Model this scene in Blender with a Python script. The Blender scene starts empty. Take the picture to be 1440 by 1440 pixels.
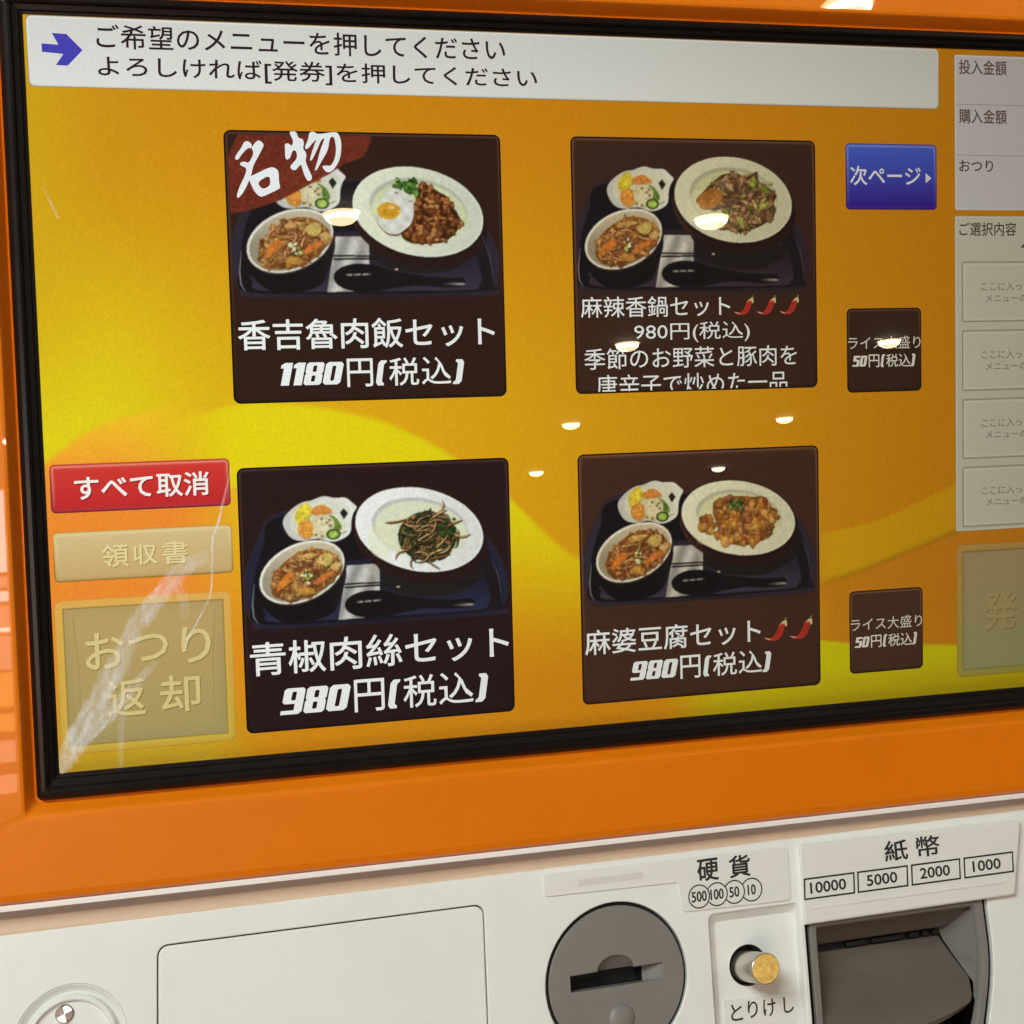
import bpy, bmesh, math, random
import numpy as np
from mathutils import Matrix, Vector

random.seed(7)
rng = np.random.default_rng(11)
scn = bpy.context.scene
COL = scn.collection
R = math.radians

# ------------------------------------------------------------------ camera
TILT = R(-10)                                    # the machine's face leans back ten degrees
BASE = Vector((0, 0, 1.18))                      # lower left corner of the display, above the floor
S2W = Matrix.Translation(BASE) @ Matrix.Rotation(TILT, 4, 'X')
cam_d = bpy.data.cameras.new('camera')
cam = bpy.data.objects.new('camera', cam_d); COL.objects.link(cam)
cam_d.sensor_width = 36; cam_d.lens = 2294.29 / 1440 * 36
cam_d.clip_start = 0.02; cam_d.clip_end = 100
right = Vector((0.9577616, -0.2864103, -0.0257267)); fwd = Vector((0.2835946, 0.9555677, -0.0804022)); up = Vector((0.0476115, 0.0697102, 0.9964304))
cm = Matrix.Identity(4)
for i in range(3):
    cm[i][0] = right[i]; cm[i][1] = up[i]; cm[i][2] = -fwd[i]
cm[0][3], cm[1][3], cm[2][3] = -0.0060882, -0.6023596, 0.1369391
cam.matrix_world = S2W @ cm
scn.camera = cam

# ------------------------------------------------------------------ world and lamps
w = bpy.data.worlds.new('World'); scn.world = w; w.use_nodes = True
bg = w.node_tree.nodes['Background']
bg.inputs[0].default_value = (1.0, 0.81, 0.62, 1); bg.inputs[1].default_value = 0.46
scn.view_settings.view_transform = 'Standard'; scn.view_settings.look = 'None'
scn.view_settings.exposure = 0; scn.view_settings.gamma = 1

def area(name, loc, target, size, power, color):
    l = bpy.data.lights.new(name, 'AREA'); l.shape = 'RECTANGLE'; l.size, l.size_y = size
    l.energy = power; l.color = color
    o = bpy.data.objects.new(name, l); COL.objects.link(o)
    o.location = loc
    o.rotation_euler = (Vector(target) - Vector(loc)).to_track_quat('-Z', 'Y').to_euler()
    return o
area('key_light', (-0.75, -0.95, 2.50), (0.2, 0, 1.15), (1.1, 0.6), 37, (0.94, 1.0, 0.98))  # added soft key light from the upper left, no fitting modelled
area('fill_light', (1.6, -0.9, 2.2), (0.3, 0, 1.1), (0.5, 0.5), 3, (1.0, 0.80, 0.55))  # added weak warm fill from the right, no such fixture

# ------------------------------------------------------------------ colour and materials
def lin(c):
    return tuple(((v / 255) / 12.92 if v / 255 <= 0.04045 else ((v / 255 + 0.055) / 1.055) ** 2.4) for v in c)

def new_mat(name):
    m = bpy.data.materials.new(name); m.use_nodes = True
    return m, m.node_tree.nodes, m.node_tree.links, m.node_tree.nodes['Principled BSDF']

def plain(name, col, rough=0.4, metal=0.0, coat=0.0, spec=0.5, bump=0.0, bscale=900, var=0.0, vscale=40, coat_rough=0.05):
    m, N, L, b = new_mat(name)
    b.inputs['Base Color'].default_value = (*col, 1); b.inputs['Roughness'].default_value = rough
    b.inputs['Metallic'].default_value = metal; b.inputs['Coat Weight'].default_value = coat
    b.inputs['Coat Roughness'].default_value = coat_rough
    b.inputs['Specular IOR Level'].default_value = spec
    tc = N.new('ShaderNodeTexCoord')
    if bump:
        n = N.new('ShaderNodeTexNoise'); n.inputs['Scale'].default_value = bscale; n.inputs['Detail'].default_value = 3
        L.new(tc.outputs['Object'], n.inputs['Vector'])
        bp = N.new('ShaderNodeBump'); bp.inputs['Strength'].default_value = bump; bp.inputs['Distance'].default_value = 0.0002
        L.new(n.outputs['Fac'], bp.inputs['Height']); L.new(bp.outputs['Normal'], b.inputs['Normal'])
    if var:
        n = N.new('ShaderNodeTexNoise'); n.inputs['Scale'].default_value = vscale; n.inputs['Detail'].default_value = 14; n.inputs['Roughness'].default_value = 0.72
        L.new(tc.outputs['Object'], n.inputs['Vector'])
        mr = N.new('ShaderNodeMapRange'); mr.inputs['From Min'].default_value = 0.3; mr.inputs['From Max'].default_value = 0.7
        mr.inputs['To Min'].default_value = 1 - var; mr.inputs['To Max'].default_value = 1 + var * 0.4
        L.new(n.outputs['Fac'], mr.inputs['Value'])
        mx = N.new('ShaderNodeVectorMath'); mx.operation = 'SCALE'; mx.inputs[0].default_value = col
        L.new(mr.outputs['Result'], mx.inputs['Scale']); L.new(mx.outputs['Vector'], b.inputs['Base Color'])
        mr2 = N.new('ShaderNodeMapRange'); mr2.inputs['To Min'].default_value = rough - 0.06; mr2.inputs['To Max'].default_value = rough + 0.1
        L.new(n.outputs['Fac'], mr2.inputs['Value']); L.new(mr2.outputs['Result'], b.inputs['Roughness'])
    return m

ORANGE = plain('orange_gloss_plastic', (0.82, 0.205, 0.003), 0.34, spec=0.35, coat=0.7, coat_rough=0.015, bump=0.10, bscale=1400, var=0.08, vscale=14)
WHITE = plain('ivory_white_plastic', (0.775, 0.80, 0.76), 0.36, bump=0.12, bscale=1500, var=0.05, vscale=22)
WHITE2 = plain('white_label_plastic', (0.745, 0.755, 0.705), 0.32, bump=0.08, bscale=1500, var=0.03)
TRIM = plain('bright_white_trim', (0.92, 0.91, 0.87), 0.3)
GROOVE = plain('shaded_groove_plastic', (0.50, 0.44, 0.41), 0.5, var=0.05)  # shade inside the groove put into the colour as grey
RUBBER = plain('black_gasket_rubber', (0.010, 0.007, 0.006), 0.28, spec=0.22, bump=0.12, bscale=700, var=0.25, vscale=90)
GREY = plain('grey_slot_plastic', (0.20, 0.19, 0.17), 0.40, bump=0.15, bscale=1300, var=0.07, vscale=60)
GREYD = plain('dark_grey_slot_plastic', (0.13, 0.115, 0.10), 0.40, var=0.12, vscale=60)
NOTEG = plain('shaded_note_plastic', (0.135, 0.115, 0.092), 0.30, bump=0.1, bscale=1300, var=0.12, vscale=45)  # brownish grey darkened to hold the shade under the hood
BLACK = plain('black_shadow_gap', (0.006, 0.005, 0.005), 0.6)
INK = plain('black_print_ink', (0.018, 0.016, 0.016), 0.45)
INKG = plain('pale_grey_print', (0.64, 0.64, 0.60), 0.4)
CHROME = plain('polished_steel', (0.72, 0.72, 0.70), 0.12, metal=1.0)
CHROME2 = plain('brushed_lock_face', (0.60, 0.60, 0.58), 0.28, metal=0.9, var=0.2, vscale=300)
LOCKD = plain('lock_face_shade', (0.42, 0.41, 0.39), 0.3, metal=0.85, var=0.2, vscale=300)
LEDGE = plain('ledge_orange_bounce', (0.70, 0.53, 0.39), 0.4, var=0.06)  # orange bounce from the fascia put into the ledge colour
GOLD = plain('brass_button_face', (1.0, 0.66, 0.17), 0.30, metal=0.18, var=0.40, vscale=420)
STEEL_SIDE = plain('button_side_metal', (0.55, 0.52, 0.46), 0.25, metal=0.9)
CABINET = plain('cabinet_orange_paint', (0.75, 0.17, 0.01), 0.35)
FLOOR = plain('brown_floor_tile', (0.42, 0.22, 0.10), 0.5, var=0.2, vscale=6)
CEIL = plain('dark_cream_ceiling_paint', (0.05, 0.035, 0.022), 0.8)

def display_material():
    """A lit LCD: its picture (vertex colours) dims when seen from the side, behind a glossy glass front."""
    m, N, L, b = new_mat('lit_display')
    b.inputs['Base Color'].default_value = (0.006, 0.006, 0.006, 1)
    b.inputs['Roughness'].default_value = 0.0
    b.inputs['Specular IOR Level'].default_value = 0.5
    at = N.new('ShaderNodeAttribute'); at.attribute_name = 'Col'
    g = N.new('ShaderNodeNewGeometry')
    d = N.new('ShaderNodeVectorMath'); d.operation = 'DOT_PRODUCT'
    L.new(g.outputs['Incoming'], d.inputs[0]); L.new(g.outputs['True Normal'], d.inputs[1])
    ab = N.new('ShaderNodeMath'); ab.operation = 'ABSOLUTE'; L.new(d.outputs['Value'], ab.inputs[0])
    cc = N.new('ShaderNodeCombineXYZ')                # off axis an LCD dims, blue first
    for k_, e_ in enumerate((3.3, 3.75, 4.5)):
        pw = N.new('ShaderNodeMath'); pw.operation = 'POWER'; pw.inputs[1].default_value = e_
        L.new(ab.outputs[0], pw.inputs[0]); L.new(pw.outputs[0], cc.inputs[k_])
    vm = N.new('ShaderNodeVectorMath'); vm.operation = 'MULTIPLY'
    L.new(at.outputs['Color'], vm.inputs[0]); L.new(cc.outputs[0], vm.inputs[1])
    tc = N.new('ShaderNodeTexCoord')
    n = N.new('ShaderNodeTexNoise'); n.inputs['Scale'].default_value = 1500; n.inputs['Detail'].default_value = 1
    L.new(tc.outputs['Object'], n.inputs['Vector'])
    mr = N.new('ShaderNodeMapRange'); mr.inputs['To Min'].default_value = 0.85; mr.inputs['To Max'].default_value = 1.15
    L.new(n.outputs['Fac'], mr.inputs['Value'])
    L.new(vm.outputs[0], b.inputs['Emission Color']); L.new(mr.outputs['Result'], b.inputs['Emission Strength'])
    return m
LCD = display_material()

# ------------------------------------------------------------------ object helpers
def link(o, parent=None):
    COL.objects.link(o)
    if parent is not None:
        o.parent = parent
    return o

def mesh_obj(name, verts, faces, mat, parent=None, smooth=False, cols=None):
    me = bpy.data.meshes.new(name)
    me.from_pydata([tuple(v) for v in verts], [], faces)
    if cols is not None:
        a = me.color_attributes.new('Col', 'FLOAT_COLOR', 'POINT')
        c = np.ones((len(verts), 4), dtype=np.float32); c[:, :3] = np.asarray(cols, dtype=np.float32)
        a.data.foreach_set('color', c.ravel())
    me.materials.append(mat)
    me.validate()
    o = bpy.data.objects.new(name, me)
    if smooth:
        soften(me)
    return link(o, parent)

def soften(me, ang=35):
    me.shade_smooth(); me.set_sharp_from_angle(angle=R(ang))
    for p in me.polygons:                          # flat faces stay flat so that they mirror without bending
        if len(p.vertices) > 4 or p.area > 1.2e-4 or p.normal.dot(PW) > 0.99995 or p.normal.y < -0.99995:
            p.use_smooth = False

def thing(name, label, cat, loc=(0, 0, 0), group=None):
    o = bpy.data.objects.new(name, None); o.empty_display_size = 0.05
    o.location = loc; o['label'] = label; o['category'] = cat
    if group: o['group'] = group
    return link(o)

# frames of reference, all in millimetres
S = Matrix.Translation(Vector((0, 0, 0))) @ Matrix(((0.001, 0, 0, 0), (0, 0, -0.001, 0), (0, 0.001, 0, 0), (0, 0, 0, 1)))      # display: (x right, z up, h out)
PU = Vector((0.99996515, -0.00122819, 0.00825804)); PV = Vector((0.06191903, 0.27579478, 0.95922014)); PW = Vector((-0.003464, -0.960999, 0.2765299))
P = Matrix.Identity(4)
for i in range(3):
    P[i][0] = PU[i] * 0.001; P[i][1] = PV[i] * 0.001; P[i][2] = PW[i] * 0.001
P[0][3], P[1][3], P[2][3] = -0.02330417, 0.0, -0.05749966                                                                        # control panel: (u right, v up, w out)

def tf(fr, pts):
    return [fr @ Vector(p) for p in pts]

def rrect(x0, x1, z0, z1, r, n=5):
    r = min(r, (x1 - x0) / 2 - 1e-3, (z1 - z0) / 2 - 1e-3); out = []
    for cx, cz, a0 in ((x1 - r, z1 - r, 0), (x0 + r, z1 - r, 90), (x0 + r, z0 + r, 180), (x1 - r, z0 + r, 270)):
        for k in range(n + 1):
            a = R(a0 + 90 * k / n); out.append((cx + r * math.cos(a), cz + r * math.sin(a)))
    return out

def circle(cx, cz, r, n=64):
    return [(cx + r * math.cos(2 * math.pi * k / n), cz + r * math.sin(2 * math.pi * k / n)) for k in range(n)]

def loft(name, loops, mat, parent, fr=S, cap=True, smooth=True, back_cap=False):
    """loops: list of (outline points, height); consecutive outlines are joined, the last one is filled."""
    n = len(loops[0][0]); vs = []; fs = []
    for pts, h in loops:
        vs += [(p[0], p[1], h) for p in pts]
    for k in range(len(loops) - 1):
        for i in range(n):
            j = (i + 1) % n
            fs.append((k * n + i, k * n + j, (k + 1) * n + j, (k + 1) * n + i))
    if cap: fs.append(tuple(range((len(loops) - 1) * n, len(loops) * n)))
    if back_cap: fs.append(tuple(reversed(range(n))))
    return mesh_obj(name, tf(fr, vs), fs, mat, parent, smooth)

def plate(name, outline, holes, h, mat, parent, fr=P, thick=0.0, bevel=0.0, lift=0.0):
    """A flat plate with real holes, from a filled 2D curve."""
    cu = bpy.data.curves.new(name, 'CURVE'); cu.dimensions = '2D'; cu.fill_mode = 'BOTH'
    cu.extrude = thick / 2; cu.bevel_depth = bevel; cu.bevel_resolution = 2
    for pts in [outline] + list(holes):
        sp = cu.splines.new('POLY'); sp.points.add(len(pts) - 1)
        for q, p in zip(sp.points, pts): q.co = (p[0], p[1], 0, 1)
        sp.use_cyclic_u = True
    tmp = bpy.data.objects.new('tmp', cu); COL.objects.link(tmp)
    dg = bpy.context.evaluated_depsgraph_get()
    me = bpy.data.meshes.new_from_object(tmp.evaluated_get(dg))
    bpy.data.objects.remove(tmp); bpy.data.curves.remove(cu)
    for v in me.vertices: v.co = fr @ (v.co + Vector((0, 0, h - thick / 2 - bevel)))
    me.materials.clear(); me.materials.append(mat); me.name = name
    if thick or bevel:
        soften(me)
    o = bpy.data.objects.new(name, me)
    return link(o, parent)

def color_flat(o, col):
    a = o.data.color_attributes.new('Col', 'FLOAT_COLOR', 'POINT')
    c = np.ones((len(o.data.vertices), 4), dtype=np.float32); c[:, :3] = lin(col)
    a.data.foreach_set('color', c.ravel())

def glyph_mesh(body, embolden=0.0):
    cu = bpy.data.curves.new('text', 'FONT'); cu.body = body; cu.offset = embolden; cu.resolution_u = 3
    tmp = bpy.data.objects.new('tmp', cu); COL.objects.link(tmp)
    dg = bpy.context.evaluated_depsgraph_get()
    me = bpy.data.meshes.new_from_object(tmp.evaluated_get(dg))
    bpy.data.objects.remove(tmp); bpy.data.curves.remove(cu)
    return me

def text(name, items, h, col=None, mat=None, parent=None, fr=S, clip_below=None):
    """items: (string, x0, x1, z0, z1, embolden, shear): each string is fitted to its own box."""
    bm = bmesh.new()
    for body, x0, x1, z0, z1, emb, sh in items:
        if body in FAT:
            loops = FAT[body]
            cu = bpy.data.curves.new('t', 'CURVE'); cu.dimensions = '2D'; cu.fill_mode = 'BOTH'
            for pts in loops:
                sp = cu.splines.new('POLY'); sp.points.add(len(pts) - 1)
                for q, p in zip(sp.points, pts): q.co = (p[0], p[1], 0, 1)
                sp.use_cyclic_u = True
            tmp = bpy.data.objects.new('tmp', cu); COL.objects.link(tmp)
            me = bpy.data.meshes.new_from_object(tmp.evaluated_get(bpy.context.evaluated_depsgraph_get()))
            bpy.data.objects.remove(tmp); bpy.data.curves.remove(cu)
        else:
            me = glyph_mesh(body)
        co = np.empty(len(me.vertices) * 3); me.vertices.foreach_get('co', co); co = co.reshape(-1, 3)
        co[:, 0] += co[:, 1] * sh
        lo, hi = co.min(0), co.max(0)
        sx = (x1 - x0) / (hi[0] - lo[0]); sz = (z1 - z0) / (hi[1] - lo[1])
        co[:, 0] = x0 + (co[:, 0] - lo[0]) * sx; co[:, 1] = z0 + (co[:, 1] - lo[1]) * sz; co[:, 2] = h
        rad = emb * (z1 - z0)                      # heavier strokes: the glyph repeated round a small circle, each copy a hair higher
        for q_ in range(9 if rad > 0 else 1):
            c2 = co.copy()
            if q_:
                c2[:, 0] += rad * math.cos(R(45) * q_); c2[:, 1] += rad * math.sin(R(45) * q_)
            c2[:, 2] += 0.003 * q_
            me.vertices.foreach_set('co', c2.ravel()); me.update(); bm.from_mesh(me)
        bpy.data.meshes.remove(me)
    if clip_below is not None:
        bmesh.ops.bisect_plane(bm, geom=bm.verts[:] + bm.edges[:] + bm.faces[:], plane_co=(0, clip_below, h), plane_no=(0, -1, 0), clear_outer=True)
    bmesh.ops.transform(bm, matrix=fr, verts=bm.verts)
    me = bpy.data.meshes.new(name); bm.to_mesh(me); bm.free()
    me.materials.clear(); me.materials.append(mat or LCD)
    for p in me.polygons: p.material_index = 0
    o = bpy.data.objects.new(name, me)
    if mat is None: color_flat(o, col)
    return link(o, parent)

# heavy slanted numerals of the price lines, drawn as outlines in a unit box
def oct_(x0, x1, y0, y1, c):
    return [(x0 + c, y0), (x1 - c, y0), (x1, y0 + c), (x1, y1 - c), (x1 - c, y1), (x0 + c, y1), (x0, y1 - c), (x0, y0 + c)]
SH = 0.2
def shr(l): return [(x + SH * y, y) for x, y in l]
_8 = [(0.08, 0), (0.62, 0), (0.70, 0.08), (0.70, 0.44), (0.65, 0.51), (0.70, 0.57), (0.70, 0.92), (0.62, 1), (0.08, 1), (0, 0.92), (0, 0.57), (0.05, 0.51), (0, 0.44), (0, 0.08)]
DIG = {
 '0': [oct_(0, .70, 0, 1, .10), oct_(.275, .425, .17, .83, .03)],
 '8': [_8, oct_(.275, .425, .15, .42, .03), oct_(.275, .425, .58, .86, .03)],
 '9': [[(0.06, 0), (0.60, 0), (0.70, 0.10), (0.70, 0.92), (0.62, 1), (0.08, 1), (0, 0.92), (0, 0.48), (0.08, 0.40), (0.42, 0.40), (0.42, 0.15), (0.0, 0.15), (0.0, 0.0)], oct_(.275, .425, .53, .86, .03)],
 '5': [[(0, 0), (0.62, 0), (0.70, 0.08), (0.70, 0.56), (0.62, 0.64), (0.30, 0.64), (0.30, 0.82), (0.70, 0.82), (0.70, 1), (0, 1), (0, 0.47), (0.42, 0.47), (0.42, 0.16), (0, 0.16)]],
 '1': [[(0.12, 0), (0.44, 0), (0.44, 1), (0.14, 1), (0, 0.90), (0, 0.76), (0.12, 0.76)]],
}
DW = {'1': 0.50}
def number(s):
    out = []; x = 0
    for ch in s:
        for l in DIG[ch]: out.append(shr([(px + x, py) for px, py in l]))
        x += DW.get(ch, 0.76)
    return out
FAT = {'#1180': number('1180'), '#980': number('980'), '#50': number('50'),
       '#(': [shr([(0.12, 0), (0.42, 0), (0.42, 0.08), (0.30, 0.16), (0.30, 0.84), (0.42, 0.92), (0.42, 1), (0.12, 1), (0, 0.88), (0, 0.12)])],
       '#)': [shr([(0.30, 0), (0.0, 0), (0.0, 0.08), (0.12, 0.16), (0.12, 0.84), (0.0, 0.92), (0.0, 1), (0.30, 1), (0.42, 0.88), (0.42, 0.12)])]}

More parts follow.
